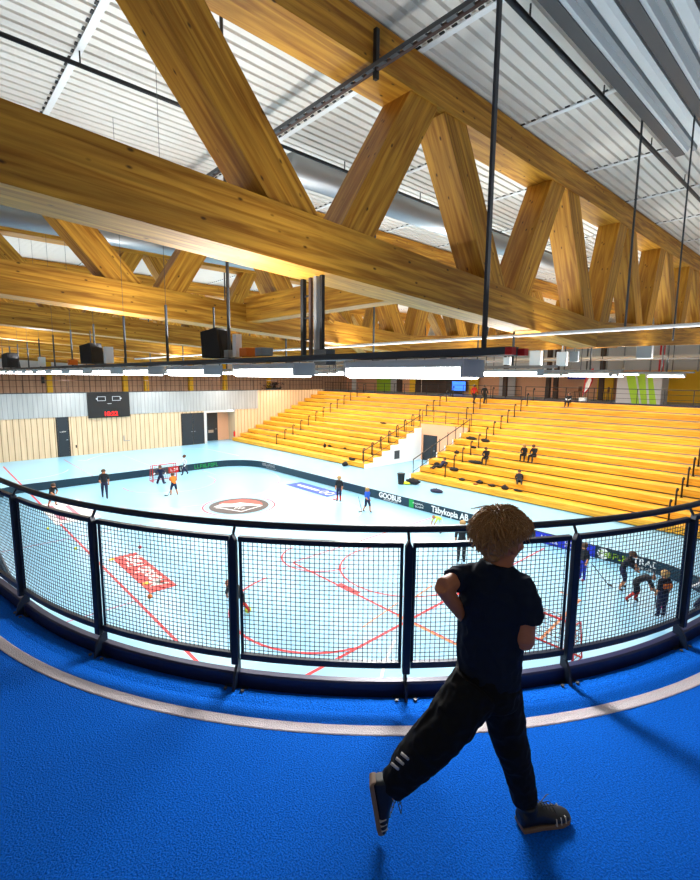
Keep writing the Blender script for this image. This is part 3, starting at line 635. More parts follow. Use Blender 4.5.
# speakers
def speaker(x,y,z,rz,s,label):
    o = empty('loudspeaker',(x,y,z),rz,label,'loudspeaker','hanging black loudspeakers')
    vs=[(-.16*s,-.14*s,0),(.16*s,-.14*s,0),(.2*s,.16*s,0),(-.2*s,.16*s,0),(-.13*s,-.05*s,.42*s),(.13*s,-.05*s,.42*s),(.18*s,.2*s,.36*s),(-.18*s,.2*s,.36*s)]
    bevel(mesh('cabinet',vs,[(0,3,2,1),(4,5,6,7),(0,1,5,4),(1,2,6,5),(2,3,7,6),(3,0,4,7)],'black',o),.01)
    mesh('grille',[(-.13*s,-.145*s,.03*s),(.13*s,-.145*s,.03*s),(.11*s,-.065*s,.39*s),(-.11*s,-.065*s,.39*s)],[(0,1,2,3)],'black_soft',o)
    MB().bar((0,.1,.36*s),(0,.1,.36*s+.35),.02).build('bracket','dark_grey',o)
speaker(3.25,6.25,.235,.4,1.0,'black loudspeaker above the lights, nearest of the three'); speaker(3.2,12.3,.235,.4,1.15,'black loudspeaker above the lights, middle of the three'); speaker(3.2,24.5,.235,.2,1.5,'black loudspeaker above the lights, at the left edge')
# cable riser next to the lights
cr = empty('cable_riser',(4.2,5.35,.2),0,'vertical cable ladder and pipes dropping from the nearest truss to the lights','cable ladder')
for i,(dy,mt,r) in enumerate(((.22,'black',.03),(.05,'brown_dark',.022),(-.08,'galv',.03),(-.2,'black',.025))): MB().box(-r,r,dy-r,dy+r,0,zbot(4.2)-.2).build('upright',mt,cr)
MB().box(-.01,.01,.05,.22,.3,.32).box(-.01,.01,.05,.22,.6,.62).box(-.01,.01,.05,.22,.9,.92).build('rung','black',cr); MB().box(-.08,.08,-.38,-.12,-.05,.16).build('junction_box','dark_grey',cr)
# small equipment boxes on the trunking
for i,(px,py,mt,w,h,lab) in enumerate(((237,338,'white',.045,.3,'tall white sensor housing above the lights beside the loudspeaker'),(249,350,'orange',.09,.11,'orange box on the trunking above the lights'),(230,350,'grey',.06,.1,'grey ballast box left of the orange box'),(264,349,'grey',.08,.1,'grey ballast box right of the orange box'),(72,352,'orange',.1,.14,'small orange box on the trunking at far left'),(108,345,'white',.08,.35,'tall white housing above the lights at far left'),(41,350,'white',.09,.3,'white housing above the lights left of the middle loudspeaker'))):
    p = atx(px,py,3.2); o = bevel(MB().box(-w,w,-w,w,0,h*1.0).build('equipment_box',mt),.005,1); o.location=(3.2,p.y,.235); tag(o,lab,'equipment box')
for i,(px,py,mt,w,h) in enumerate(((537,343,'white',.3,.9),(563,345,'white',.25,.7),(508,347,'white',.2,.4),(575,348,'grey',.2,.5),(645,350,'grey',.3,.7))):
    p = atx(px,py,24); o = bevel(MB().box(-w*.4,w*.4,-w,w,0,h).box(-.03,.03,-.03,.03,h,h+2).build('equipment_box',mt),.01,1); o.location=(24,p.y,.5+.1*i); tag(o,'%s %s equipment housing hanging above the stands lights'%(ORD[i],'white' if mt=='white' else 'grey'),'equipment box')
# ceiling services far right: red and grey pipes
for i,(px,mt) in enumerate(((661,'red'),(664.5,'red'),(668,'grey'),(625,'grey'),(652,'grey'),(588,'dark_grey'),(608,'grey'),(700,'grey'))):
    p = atx(px,350,44.0); o = MB().tube([(0,0,0),(0,0,4.2)],.07,8).build('service_pipe','red' if mt=='red' else mt); o.location=(44,p.y,.6); tag(o,'%s vertical service pipe, %s from the left under the far right roof'%(mt.replace('_',' '),ORD[[588,608,625,652,661,664.5,668,700].index(px)]),'pipe','service pipes')
pipe('service_pipe',[(40,8,1.6),(40,30,1.6)],.12,'light_grey','thick horizontal grey pipe under the far right roof','pipe'); pipe('service_pipe',[(33,5,1.2),(33,40,1.2)],.06,'galv','thin horizontal steel pipe over the stands','pipe')
#PEOPLE-BEGIN
# ------------------------------------------------------------------ people
def evalmesh(o, name):
    dg = bpy.context.evaluated_depsgraph_get(); dg.update()
    me = bpy.data.meshes.new_from_object(o.evaluated_get(dg)); me.name = name; bpy.data.objects.remove(o); return me
def seg_d(p, a, b):
    ab = b-a; t = max(0, min(1, (p-a).dot(ab)/max(ab.length_squared, 1e-9))); return (p-(a+ab*t)).length
BASE = dict(pelvis=(0,0,.53), waist=(0,0,.61), chest=(0,.005,.74), neck=(0,0,.825), head=(0,.012,.9), top=(0,.012,.945),
    sl=(-.105,0,.79), el=(-.135,-.02,.63), wl=(-.13,.04,.49), hl=(-.13,.06,.44), sr=(.105,0,.79), er=(.135,-.02,.63), wr=(.13,.04,.49), hr=(.13,.06,.44),
    pl=(-.055,0,.5), kl=(-.06,.02,.27), al=(-.065,0,.045), tl=(-.07,.09,.018), pr=(.055,0,.5), kr=(.06,.02,.27), ar=(.065,0,.045), tr=(.07,.09,.018))
POSE = dict(
 stand={}, 
 walk=dict(kl=(-.06,.09,.29), al=(-.06,.12,.05), tl=(-.06,.21,.03), kr=(.06,-.01,.28), ar=(.06,-.16,.07), tr=(.06,-.09,.02), el=(-.14,-.07,.65), wl=(-.13,-.02,.52), er=(.14,.05,.64), wr=(.11,.14,.56), hr=(.1,.17,.56)),
 play=dict(pelvis=(0,-.05,.5), waist=(0,-.02,.58), chest=(0,.05,.69), neck=(0,.1,.765), head=(0,.14,.83), top=(0,.15,.87), sl=(-.1,.07,.73), sr=(.1,.07,.73), el=(-.12,.17,.62), wl=(-.03,.25,.55), hl=(0,.28,.52), er=(.14,.16,.6), wr=(.06,.26,.5), hr=(.04,.29,.47), pl=(-.06,-.05,.47), pr=(.06,-.05,.47), kl=(-.1,.04,.27), al=(-.12,-.02,.045), tl=(-.14,.06,.018), kr=(.1,.03,.27), ar=(.13,-.08,.05), tr=(.15,.0,.018)),
 bend=dict(pelvis=(0,-.12,.5), waist=(0,-.06,.56), chest=(0,.06,.6), neck=(0,.15,.63), head=(0,.22,.63), top=(0,.26,.63), sl=(-.1,.1,.62), sr=(.1,.1,.62), el=(-.1,.17,.48), wl=(-.05,.2,.35), hl=(-.03,.21,.31), er=(.13,.18,.48), wr=(.08,.24,.36), hr=(.06,.26,.32), pl=(-.055,-.12,.47), pr=(.055,-.12,.47), kl=(-.07,-.03,.28), al=(-.08,-.1,.045), tl=(-.09,-.01,.018), kr=(.08,-.12,.27), ar=(.1,-.3,.1), tr=(.11,-.25,.03)),
 sit=dict(pelvis=(0,0,.06), waist=(0,.0,.15), chest=(0,.03,.28), neck=(0,.06,.365), head=(0,.09,.44), top=(0,.1,.48), sl=(-.1,.03,.33), sr=(.1,.03,.33), el=(-.13,.1,.2), wl=(-.06,.22,.16), hl=(-.03,.25,.15), er=(.13,.1,.2), wr=(.06,.22,.16), hr=(.03,.25,.15), pl=(-.055,.02,.05), kl=(-.08,.26,.07), al=(-.08,.27,-.17), tl=(-.09,.35,-.2), pr=(.055,.02,.05), kr=(.08,.26,.07), ar=(.09,.27,-.17), tr=(.1,.35,-.2)),
 lounge=dict(pelvis=(0,0,.06), waist=(0,-.07,.11), chest=(0,-.17,.2), neck=(0,-.22,.28), head=(0,-.22,.36), top=(0,-.215,.4), sl=(-.1,-.18,.25), sr=(.1,-.18,.25), el=(-.14,-.22,.12), wl=(-.1,-.1,.1), hl=(-.08,-.06,.1), er=(.14,-.22,.12), wr=(.1,-.08,.12), hr=(.08,-.04,.12), pl=(-.055,.02,.05), kl=(-.08,.24,.12), al=(-.08,.44,.0), tl=(-.09,.47,.06), pr=(.055,.02,.05), kr=(.08,.25,.1), ar=(.07,.45,.0), tr=(.06,.48,.06)),
 goalie=dict(pelvis=(0,-.08,.33), waist=(0,-.06,.42), chest=(0,.0,.55), neck=(0,.03,.63), head=(0,.06,.71), top=(0,.065,.75), sl=(-.11,0,.59), sr=(.11,0,.59), el=(-.2,.06,.48), wl=(-.23,.15,.45), hl=(-.24,.18,.45), er=(.2,.06,.48), wr=(.23,.15,.45), hr=(.24,.18,.45), pl=(-.06,-.06,.3), kl=(-.13,.1,.06), al=(-.14,-.12,.04), tl=(-.15,-.18,.02), pr=(.06,-.06,.3), kr=(.13,.1,.06), ar=(.14,-.12,.04), tr=(.15,-.18,.02)))
EDG = [('pelvis','waist',0),('waist','chest',0),('chest','neck',0),('neck','head',3),('head','top',3),('chest','sl',0),('sl','el',0),('el','wl',1),('wl','hl',1),('chest','sr',0),('sr','er',0),('er','wr',1),('wr','hr',1),
    ('pelvis','pl',2),('pl','kl',2),('kl','al',4),('al','tl',5),('pelvis','pr',2),('pr','kr',2),('kr','ar',4),('ar','tr',5)]
RAD = dict(pelvis=.078,waist=.07,chest=.082,neck=.034,head=.068,top=.052,sl=.047,el=.034,wl=.024,hl=.024,sr=.047,er=.034,wr=.024,hr=.024,pl=.066,kl=.045,al=.03,tl=.026,pr=.066,kr=.045,ar=.03,tr=.026)
def person(label, pos, h, rz, pose, shirt, pants, lower, shoe='shoe', sleeve=None, hair='hair_brown', group=None, mirror=False):
    J = dict(BASE); J.update(POSE[pose]); k = h
    if h < 1.6: RD = {a: r*1.06 for a, r in RAD.items()}; RD['head'] *= 1.12; RD['top'] *= 1.12
    else: RD = dict(RAD)
    names = list(J); idx = {n: i for i, n in enumerate(names)}
    me = bpy.data.meshes.new('person'); me.from_pydata([tuple(Vector(J[n])*k) for n in names], [(idx[a], idx[b]) for a, b, _ in EDG], []); me.update()
    t = bpy.data.objects.new('tmp', me); C.objects.link(t); md = t.modifiers.new('s', 'SKIN'); md.use_smooth_shade = True
    sv = me.skin_vertices[0].data
    for n in names: sv[idx[n]].radius = (RD[n]*k, RD[n]*k*(.8 if n in ('chest','waist','pelvis') else 1))
    sv[idx['pelvis']].use_root = True
    sb_ = t.modifiers.new('sub', 'SUBSURF'); sb_.levels = 1; sb_.render_levels = 1
    me2 = evalmesh(t, 'person'); me2.materials.clear()
    cols = [shirt, sleeve or 'skin', pants, 'skin', lower, shoe]
    for c in cols: me2.materials.append(M[c])
    segs = [(Vector(J[a])*k, Vector(J[b])*k, m, (RD[a]+RD[b])/2*k) for a, b, m in EDG]
    for p in me2.polygons:
        c = p.center; best = min(segs, key=lambda s: seg_d(c, s[0], s[1])/s[3]); p.material_index = best[2]
    o = bpy.data.objects.new('person', me2); C.objects.link(o); o.location = pos; o.rotation_euler.z = rz
    tag(o, label, 'person', group)
    hd = Vector(J['head'])*k; tp_ = Vector(J['top'])*k; u = (tp_-hd).normalized(); fy = Vector((0,1,0)); fy = (fy-u*fy.dot(u)).normalized()
    mb = MB(); q = Matrix((fy.cross(u), fy, u)).transposed(); R_ = RD['head']*k
    mb.ell(hd+u*.028*k-fy*.014*k, (R_*1.06, R_*1.08, R_*.95), q, 12, 8)
    # cut the face side open: keep vertices behind / above
    o2 = mb.build('hair', hair, o, True)
    nb = MB(); fc = hd+fy*(R_*.93)-u*.012*k
    nb.ell(fc, (.011*k,.016*k,.02*k), q, 6, 5); nb.ell(hd+fy*R_*.8+Vector((R_*.36,0,0))+u*.006*k,(.01*k,.008*k,.006*k),q,6,4); nb.ell(hd+fy*R_*.8-Vector((R_*.36,0,0))+u*.006*k,(.01*k,.008*k,.006*k),q,6,4)
    nb.build('face', 'skin', o, True)
    return o
def stick(pos, rz, l, label, blade='black', tilt=.9):
    o = empty('floorball_stick', pos, rz, label, 'floorball stick', 'floorball sticks'); MB().tube([(0,0,.02),(0,-math.cos(tilt)*l,math.sin(tilt)*l)],.016,6).build('shaft','black',o)
    MB().tube([(0,0,.03),(.1,.06,.04),(.22,.06,.05)],[.02,.035,.02],6).build('blade',blade,o); return o
def CG(x, y): return atz(x, y, H)
def facing(px_dir): # px_dir: angle on screen floor plane: 0 = away from camera, 90 = to the right, 180 toward camera
    return YAW-PI/2-math.radians(px_dir)
def ppl(label, px, py, h, face, pose, *a, **k): return person(label, CG(px, py), h, facing(face), pose, *a, **k)
ppl('man in dark shirt and dark jeans standing on the court far left', 105, 498, 1.75, 150, 'walk', 'shirt_black', 'pants_navy', 'pants_navy', hair='hair_brown')
ppl('goalkeeper in blue padding kneeling in front of the far goal', 161, 484, 1.6, 170, 'goalie', 'pants_navy', 'pants_navy', 'pants_navy', sleeve='shirt_white')
ppl('small player in black and orange shirt just in front of the far goal', 174, 495, 1.45, 330, 'play', 'orange', 'pants_navy', 'skin')
ppl('player in white shirt and dark trousers beside the far goal', 185, 475, 1.5, 240, 'walk', 'shirt_white', 'pants_navy', 'pants_navy', sleeve='shirt_white')
ppl('child in dark clothes half hidden behind the handrail at far left', 53, 506, 1.4, 120, 'play', 'shirt_black', 'shirt_black', 'skin')
ppl('player in black shirt and red socks near the blue advert sheet', 339, 501, 1.5, 200, 'stand', 'shirt_black', 'pants_navy', 'sock_red', hair='hair_blond')
ppl('blond child in bright blue shirt beside the long boards', 367, 512, 1.35, 140, 'walk', 'shirt_blue', 'pants_navy', 'skin', hair='hair_blond')
ppl('child in pale yellow shirt bending beside the long boards', 438, 533, 1.25, 250, 'bend', 'shirt_yellow', 'shirt_white', 'skin')
ppl('adult in black clothes standing just left of the running boy', 461, 563, 1.75, 10, 'stand', 'shirt_black', 'shirt_black', 'shirt_black', hair='hair_blond')
ppl('player in dark kit half hidden behind a railing post, near the yellow ball', 236, 613, 1.4, 300, 'bend', 'shirt_black', 'shirt_black', 'sock_red', shoe='orange')
ppl('player in dark top, blue trousers and red shoes behind the mesh', 582, 580, 1.4, 250, 'stand', 'shirt_black', 'pants_blue', 'pants_blue', shoe='shoe_red')
ppl('player in dark kit leaning forward beside the green advert', 623, 589, 1.5, 120, 'play', 'shirt_black', 'pants_navy', 'skin', hair='hair_brown')
ppl('player in black kit and red socks lunging with a low bent back', 640, 603, 1.45, 110, 'bend', 'shirt_black', 'shirt_black', 'sock_red', hair='hair_blond')
ppl('player with orange back number standing left of the right railing post', 661, 617, 1.5, 350, 'stand', 'shirt_black', 'pants_navy', 'pants_navy', hair='hair_blond')
MB().box(-.15,.15,-.16,-.13,.98,1.12).build('back_number','orange',[o for o in C.objects if o.type=='MESH' and o.get('label','').startswith('player with orange back')][0])
ppl('goalkeeper in pale clothing at the right picture edge', 703, 612, 1.5, 270, 'goalie', 'shirt_white', 'pants_navy', 'pants_navy', sleeve='shirt_white')
for px,py,f,l,t_,b in ((168,496,200,.9,'short black floorball stick held in front of the far goal','black'),(656,608,40,1.0,'floorball stick with magenta blade beside the right railing post','magenta'),(608,585,100,.95,'black floorball stick left of the group of players','black'),(336,500,220,.9,'floorball stick on the floor beside the blue advert sheet','red'),(362,512,160,.9,'floorball stick of the child in blue','black')):
    stick(CG(px,py), facing(f), l, t_, b)
for px,py,mt,r,t_ in ((248,613,'neon',.1,'yellow ball on the court beside a railing post'),(48,530,'neon',.06,'small yellow ball on the court inside the left red line'),(76,550,'neon',.06,'second small yellow ball on the court near the left red line'),(94,513,'red',.07,'small red ball on the court under the handrail'),(140,549,'red',.07,'small red ball just above the red advert sheet'),(150,599,'orange',.08,'small orange ball beside the red advert sheet'),(363,511,'white',.06,'white ball at the feet of the child in blue')):
    o = MB().ell((0,0,r),r,None,12,8).build('ball',mt,None,True); o.location = CG(px,py)+Vector((0,0,.012 if px!=363 else .01)); tag(o,t_,'ball')
# white sheet on the court at far left
p = CG(68,511); ws = empty('floor_sticker', p+Vector((0,0,.012)), 0, 'white advert sheet with faint red print lying on the court at far left', 'floor sticker')
MB().box(-1.0,1.0,-2.3,2.3,0,.004).build('sheet','white',ws); MB().box(-.7,-.4,-1.7,1.7,.005,.007).build('print','pink_line',ws); MB().box(.1,.3,-1.4,1.2,.005,.007).build('print','pink_line',ws)
# youths on the bleachers
def OS(px, py):
    for i in range(NROW):
        v = atz(px, py, H+(i+1)*RISE)
        if v.x < SX0+i+1.02:
            x = max(v.x, SX0+i+.1); v.y *= x/v.x; v.x = x; return v
    return atz(px, py, TR)
def seat(label, px, py, pose, rz, h=1.5, dx=0, **k):
    v = OS(px, py); i = min(NROW-1, int(v.x-SX0)); v.x = SX0+i+.12+dx; v.y = v.x/ (ray(px,py).x/ray(px,py).y); v.z = H+(i+1)*RISE
    a = dict(shirt='shirt_black', pants='shirt_black', lower='shirt_black', sleeve='shirt_black'); a.update(k)
    return person(label, v, h, rz, pose, **a)
SR = PI/2
seat('youth in dark clothes reclining on the lowest steps right of the entrance gap', 440, 474, 'lounge', SR-.3, 1.65, dx=.35, shirt='pants_navy')
seat('youth in black sitting alone on the steps, holding something', 486, 463, 'sit', SR+.25, 1.6)
seat('left one of two youths in black sitting side by side on the steps', 524, 460, 'sit', SR+.2, 1.5, hair='hair_blond')
seat('right one of two youths in black sitting side by side on the steps', 534, 461, 'sit', SR-.1, 1.6)
seat('youth in black with white print sitting below the pair', 519, 482, 'lounge', SR+.5, 1.6, dx=.4)
def climb(label, px, py, shirt, pants, h):
    v = OS(px, py); return person(label, v, h, -SR, 'walk', shirt, pants, pants, sleeve=shirt)
climb('person in red jacket climbing the upper steps of the bleachers', 473.5, 408, 'shirt_red', 'shirt_black', 1.7)
climb('person in black jacket climbing the upper steps next to the red jacket', 484, 404, 'shirt_black', 'shirt_black', 1.7)
seat('small person in black and white sitting on the top step left of the red flag', 569, 404, 'sit', SR, 1.5, sleeve='shirt_white')
# bags and jackets lying around
def lump(name, label, cat, pos, sx, sy, sz, mat, rz=0, seed=1, strap=None, group='bags and jackets on the bleachers'):
    rng = random.Random(seed); mb = MB().ell((0,0,sz*.48),(sx,sy,sz*.55),None,14,9)
    vs=[]
    for v in mb.v:
        v = Vector(v); nn = noise.noise(v*6+Vector((seed*3.1,0,0))); v = v*(1+.28*nn); v.z = max(0,v.z); vs.append(tuple(v))
    o = mesh(name, vs, mb.f, mat, None, True, pos); o.rotation_euler.z = rz; tag(o, label, cat, group)
    if strap: MB().tube([(-sx*.6,0,sz*.7),(-sx*.2,0,sz*1.25),(sx*.2,0,sz*1.25),(sx*.6,0,sz*.7)],.02,6).build('strap','black',o,True)
    return o
items = [(323,452,.18,.18,.3,'backpack','small black backpack on the far left lower steps'),(328,447,.35,.18,.16,'jacket','dark jacket above the small backpack on the left steps'),(344,449.5,.4,.2,.16,'jacket','dark jacket lying right of the small backpack on the left steps'),
 (350,461,.5,.2,.2,'jacket','dark jacket draped on the lowest left step'),(470,440,.7,.2,.2,'jacket','long dark jacket on the middle steps above the sitting youths'),(484,443,.5,.2,.22,'backpack','black bag at the right end of the long dark jacket'),(472,449,.3,.18,.16,'jacket','small dark heap just below the long dark jacket'),
 (455,454,.3,.18,.2,'backpack','dark bag beside the aisle posts on the middle steps'),(474,464,.7,.25,.2,'jacket','heap of dark jackets left of the youth sitting alone'),(452,477,.5,.25,.22,'backpack','black bag behind the reclining youth'),(460,481,.3,.2,.14,'jacket','dark cloth at the right of the reclining youth'),(436,466,.45,.2,.2,'jacket','dark jacket above the reclining youth'),
 (478,484,.35,.2,.18,'backpack','first dark bag in the line on the lowest step'),(490,487,.35,.15,.14,'jacket','second dark bundle in the line on the lowest step'),(503,490,.35,.2,.22,'backpack','third dark bag in the line on the lowest step'),(516,492,.4,.15,.12,'jacket','fourth dark bundle in the line on the lowest step'),
 (473,491,.25,.15,.1,'jacket','small brown cloth on the bottom ledge of the bleachers'),(367,398,.4,.15,.12,'jacket','small dark cloth on the uppermost left steps'),(382,424,.5,.2,.14,'jacket','dark cloth on the middle left steps')]
for i,(px,py,sx,sy,sz,nm,lb) in enumerate(items):
    lump(nm, lb, 'bag' if nm=='backpack' else 'jacket', OS(px,py)+Vector((.2,0,.0)), sy*.8, sx*.75, sz*1.1, 'brown' if 'brown' in lb else 'black_soft', 0, i, strap=nm=='backpack')
lump('sports_bag','black sports bag on the court floor at the entrance gap','bag',CG(413,484),.3,.55,.35,'black_soft',0,40,True,None); lump('cloth','bright yellow cloth between the bin and the sports bag','cloth',CG(406,484),.25,.35,.16,'neon',0,41,None,None)
lump('sports_bag','flat dark blue bag on the court just outside the boards','bag',CG(436,492),.3,.5,.18,'pants_navy',0,42,True,None)
lump('jacket','dark jacket hanging over the lowest left step to the floor','jacket',CG(345,466),.3,.22,.32,'black_soft',0,43,None,None)
bi = empty('waste_bin', CG(401,484),0,'black waste bin standing on the court at the entrance gap','bin'); MB().tube([(0,0,0),(0,0,.7)],[.2,.26],14).build('bucket','black',bi); MB().tube([(0,0,.7),(0,0,.75)],.28,14).build('rim','black',bi)
# ------------------------------------------------------------------ the running boy
def P(px, py, d): return atd(px, py, d)
def loft(mb, pts, rad, side=None, n=20):
    pts = [Vector(p) for p in pts]; rings = []; prev = side
    for i, p in enumerate(pts):
        t = (pts[min(i+1,len(pts)-1)]-pts[max(i-1,0)]).normalized()
        a = (prev if prev is not None else (t.cross(HF) if abs(t.dot(HF)) < .9 else t.cross(RT0))); a = (a-t*a.dot(t)).normalized()
        if side is None: prev = a
        b = t.cross(a); ra, rb = rad[i] if isinstance(rad[i], tuple) else (rad[i], rad[i]); r = []
        for k in range(n): an = 2*PI*k/n; r.append(len(mb.v)); mb.v.append(tuple(p+a*math.cos(an)*ra+b*math.sin(an)*rb))
        rings.append(r)
    for A, B in zip(rings, rings[1:]):
        for k in range(n): mb.f.append((A[k], A[(k+1)%n], B[(k+1)%n], B[k]))
    mb.f.append(tuple(reversed(rings[0]))); mb.f.append(tuple(rings[-1])); return mb
def remesh(mb, name, mat, parent, vox=.006, sm=6, wr=0, wscale=9, seed=0):
    t = mb.build('tmp', None); m1 = t.modifiers.new('r','REMESH'); m1.mode='VOXEL'; m1.voxel_size=vox; m1.use_smooth_shade=True
    m2 = t.modifiers.new('s','SMOOTH'); m2.factor=.5; m2.iterations=sm
    me = evalmesh(t, name); me.materials.clear()
    if wr:
        nn = [v.normal.copy() for v in me.vertices]
        for v, q in zip(me.vertices, nn):
            c = v.co*wscale+Vector((seed,0,0)); f = noise.noise(Vector((c.x,c.y,c.z*.7)))+.5*noise.noise(c*2.3); f = -abs(f)*1.3+.35
            v.co += q*(f*wr)
    me.polygons.foreach_set('use_smooth',[True]*len(me.polygons)); me.update()
    return link(name, me, mat, parent)
D = 1.80
Lsh, Rsh = P(467,581,1.87), P(521,588,1.73); LAT = (Rsh-Lsh).normalized(); LATH = Vector((LAT.x,LAT.y,0)).normalized()
HFW = Vector((.85*RT0.x+.53*HF.x, .85*RT0.y+.53*HF.y, 0)).normalized()   # where the face points
HLT = HFW.cross(Vector((0,0,1))).normalized()
body = MB()
loft(body, [P(497,585,D),P(500,566,D),P(504,552,D)],[.06,.045,.046])
hc = P(502,537,1.805); hu = (Vector((0,0,1))+HFW*.05).normalized(); hq = Matrix((HLT,HFW,hu)).transposed()
body.ell(hc,(.068,.084,.088),hq,20,14); body.ell(hc+HFW*.032-hu*.05,(.05,.05,.052),hq,16,10); body.ell(hc+HFW*.052-hu*.078,(.026,.024,.02),hq,12,8)
body.ell(hc+HFW*.09-hu*.028,(.011,.017,.015),hq,10,8); body.ell(hc+HFW*.084-hu*.012,(.008,.012,.02),hq,8,6); body.ell(hc+HFW*.074-hu*.056,(.022,.014,.008),hq,10,6)
for s in (-1,1):
    body.ell(hc+HLT*s*.07-HFW*.004-hu*.024,(.01,.02,.028),hq,10,8); body.ell(hc+HFW*.062+HLT*s*.035-hu*.038,(.022,.02,.02),hq,10,8)
loft(body, [P(488,680,D),P(492,640,D),P(495,600,D),P(497,580,D)],[(.08,.05),(.09,.06),(.1,.06),(.09,.05)],LAT)
loft(body,[P(478,700,1.77),P(429,745,1.735),P(398,782,1.75)],[.04,.04,.034]); loft(body,[P(488,685,1.8),P(478,702,1.77)],[.045,.04]); loft(body,[P(490,680,1.81),P(509,735,1.825),P(523,787,1.82)],[.045,.045,.033])
# right arm (near side)
RE, RW = P(525,641,1.70), P(512,628,1.90); loft(body,[P(520,592,1.73),P(525,615,1.71),RE],[.045,.04,.034]); loft(body,[P(525.5,636,1.70),RE,RE.lerp(RW,.45),RW],[.034,.036,.034,.023])
LE, LW = P(442,586,1.76), P(466,621,1.85); loft(body,[P(470,582,1.87),P(455,581,1.82),LE],[.043,.038,.032]); loft(body,[P(445,584,1.77),LE,LE.lerp(LW,.4),LW],[.032,.034,.031,.021])
def hand(W, dirv, pal, s):
    dirv = dirv.normalized(); side = dirv.cross(pal).normalized()*s; up = pal.normalized()
    body_l = [(W-dirv*.01),(W+dirv*.03),(W+dirv*.062)]; loft(body, body_l, [(.02,.016),(.03,.014),(.032,.012)], side)
    for k,(o_,L) in enumerate(((-.024,.05),(-.008,.058),(.008,.055),(.023,.045))):
        a = W+dirv*.058+side*o_; b = a+dirv*L*.4+up*.006; c = b+(dirv*.4+up*.9).normalized()*L*.35; d = c+(up*.8-dirv*.5).normalized()*L*.3
        loft(body,[a,b,c,d],[.0082,.0078,.0072,.0055],None,8)
    a = W+dirv*.015-side*.026; b = a-side*.018+dirv*.02+up*.012; c = b+dirv*.022+up*.016; loft(body,[a,b,c],[.011,.009,.007],None,8)
hand(RW, RW-RE, Vector((0,0,1)), 1); hand(LW, LW-LE, HF, -1)
# ankles
loft(body,[P(398,784,1.75),P(386,795,1.75)],[.034,.032]); loft(body,[P(523,785,1.82),P(524,806,1.81)],[.033,.032])
boy_o = P(524,828,1.80); boy_o.z = TR
boy = remesh(body,'person','skin_boy',None,.0055,4)
tag(boy,'boy in dark T-shirt and black trousers running along the blue track','person')
# hair: cap and locks
hcap = MB(); hcc = hc+hu*.022-HFW*.012
hcap.ell(hcc+hu*.014,(.096,.106,.072),hq,24,16); hcap.ell(hcc-HFW*.05-hu*.02,(.074,.058,.062),hq,20,12); hcap.ell(hcc+HFW*.045+hu*.034,(.07,.055,.042),hq,20,12)
hcap.ell(hc-HFW*.05-hu*.055,(.046,.034,.034),hq,16,10); hcap.ell(hcc-HFW*.03+hu*.06-HLT*.02,(.05,.05,.035),hq,14,10); hcap.ell(hcc+HFW*.045+hu*.06,(.045,.04,.03),hq,14,10)
for s in (-1,1): hcap.ell(hcc+HLT*s*.058+hu*.0-HFW*.045,(.026,.042,.042),hq,16,10)
hair = remesh(hcap,'hair','hair_boy',boy,.005,3,.016,30,3)
rng = random.Random(11); mb = MB()
crown = hcc+hu*.085-HFW*.03
for i in range(1900):
    a = rng.uniform(0,2*PI); ph = rng.uniform(-.25,1.5); r0 = Vector((.1*math.cos(ph)*math.cos(a), .116*math.cos(ph)*math.sin(a), .012+.084*math.sin(ph)))
    if r0.y > .07 and r0.z < .03: continue
    if ph < .25 and r0.y > -.01: continue
    if ph < .0 and r0.y > -.05: continue
    p = hcc+hq@(r0*.97); nr = (p-hcc).normalized(); fl_d = (p-crown); fl_d = (fl_d-nr*fl_d.dot(nr)); 
    fl_d = (fl_d.normalized() if fl_d.length > .01 else Vector((rng.uniform(-1,1),rng.uniform(-1,1),0)).normalized())
    sw_ = nr.cross(fl_d)*(rng.gauss(0,.5)+1.2*noise.noise(r0*22)); d0 = (fl_d+sw_).normalized(); L = rng.uniform(.03,.065); lift = rng.uniform(.0,.3)+.5*max(0,noise.noise(r0*30+Vector((5,0,0))))
    q1 = p+(d0+nr*(.25+lift))*L*.45; q2 = q1+(d0-nr*.15+Vector((0,0,-.2)))*L*.55; w_ = rng.uniform(.0016,.0034)
    mb.tube([p-nr*.004,q1,q2],[w_,w_*.9,w_*.25],4,False)
for i in range(9):   # cowlick
    p = crown+Vector((rng.gauss(0,.01),rng.gauss(0,.01),-.004)); q1 = p-RT0*(.015+.004*i)+Vector((0,0,.012+.002*i)); q2 = q1-RT0*(.02+.005*i)+Vector((0,0,.006-.0025*i)); mb.tube([p,q1,q2],[.0028,.002,.0006],4,False)
mb.build('locks','hair_boy',hair,True)
# eyes, brows
fb = MB()
for s in (-1,1): fb.ell(hc+HFW*.079+HLT*s*.03+hu*.0,(.011,.008,.006),hq,10,6)
fb.build('eyes','white',boy,True); fb = MB()
for s in (-1,1): fb.ell(hc+HFW*.085+HLT*s*.03+hu*.0,(.005,.004,.005),hq,8,6); fb.ell(hc+HFW*.084+HLT*s*.03+hu*.016,(.016,.006,.003),hq,8,6)
fb.build('eyebrows','hair_brown',boy,True)
# T-shirt
tee = MB()
loft(tee,[P(487,676,D),P(488,660,D),P(490,635,D),P(494,608,D),P(496,590,D),P(498,574,D),P(500,563,D)],[(.135,.1),(.132,.096),(.134,.096),(.148,.1),(.146,.092),(.11,.07),(.065,.06)],LAT)
loft(tee,[P(500,580,1.77),P(520,589,1.74),P(525,603,1.72),P(527,621,1.71)],[.06,.062,.06,.06]); loft(tee,[P(490,578,1.82),P(469,579,1.86),P(459,579,1.84),P(452,580,1.81)],[.06,.062,.054,.047])
tee_o = remesh(tee,'t_shirt','tee_navy',boy,.006,4,.014,11,5)
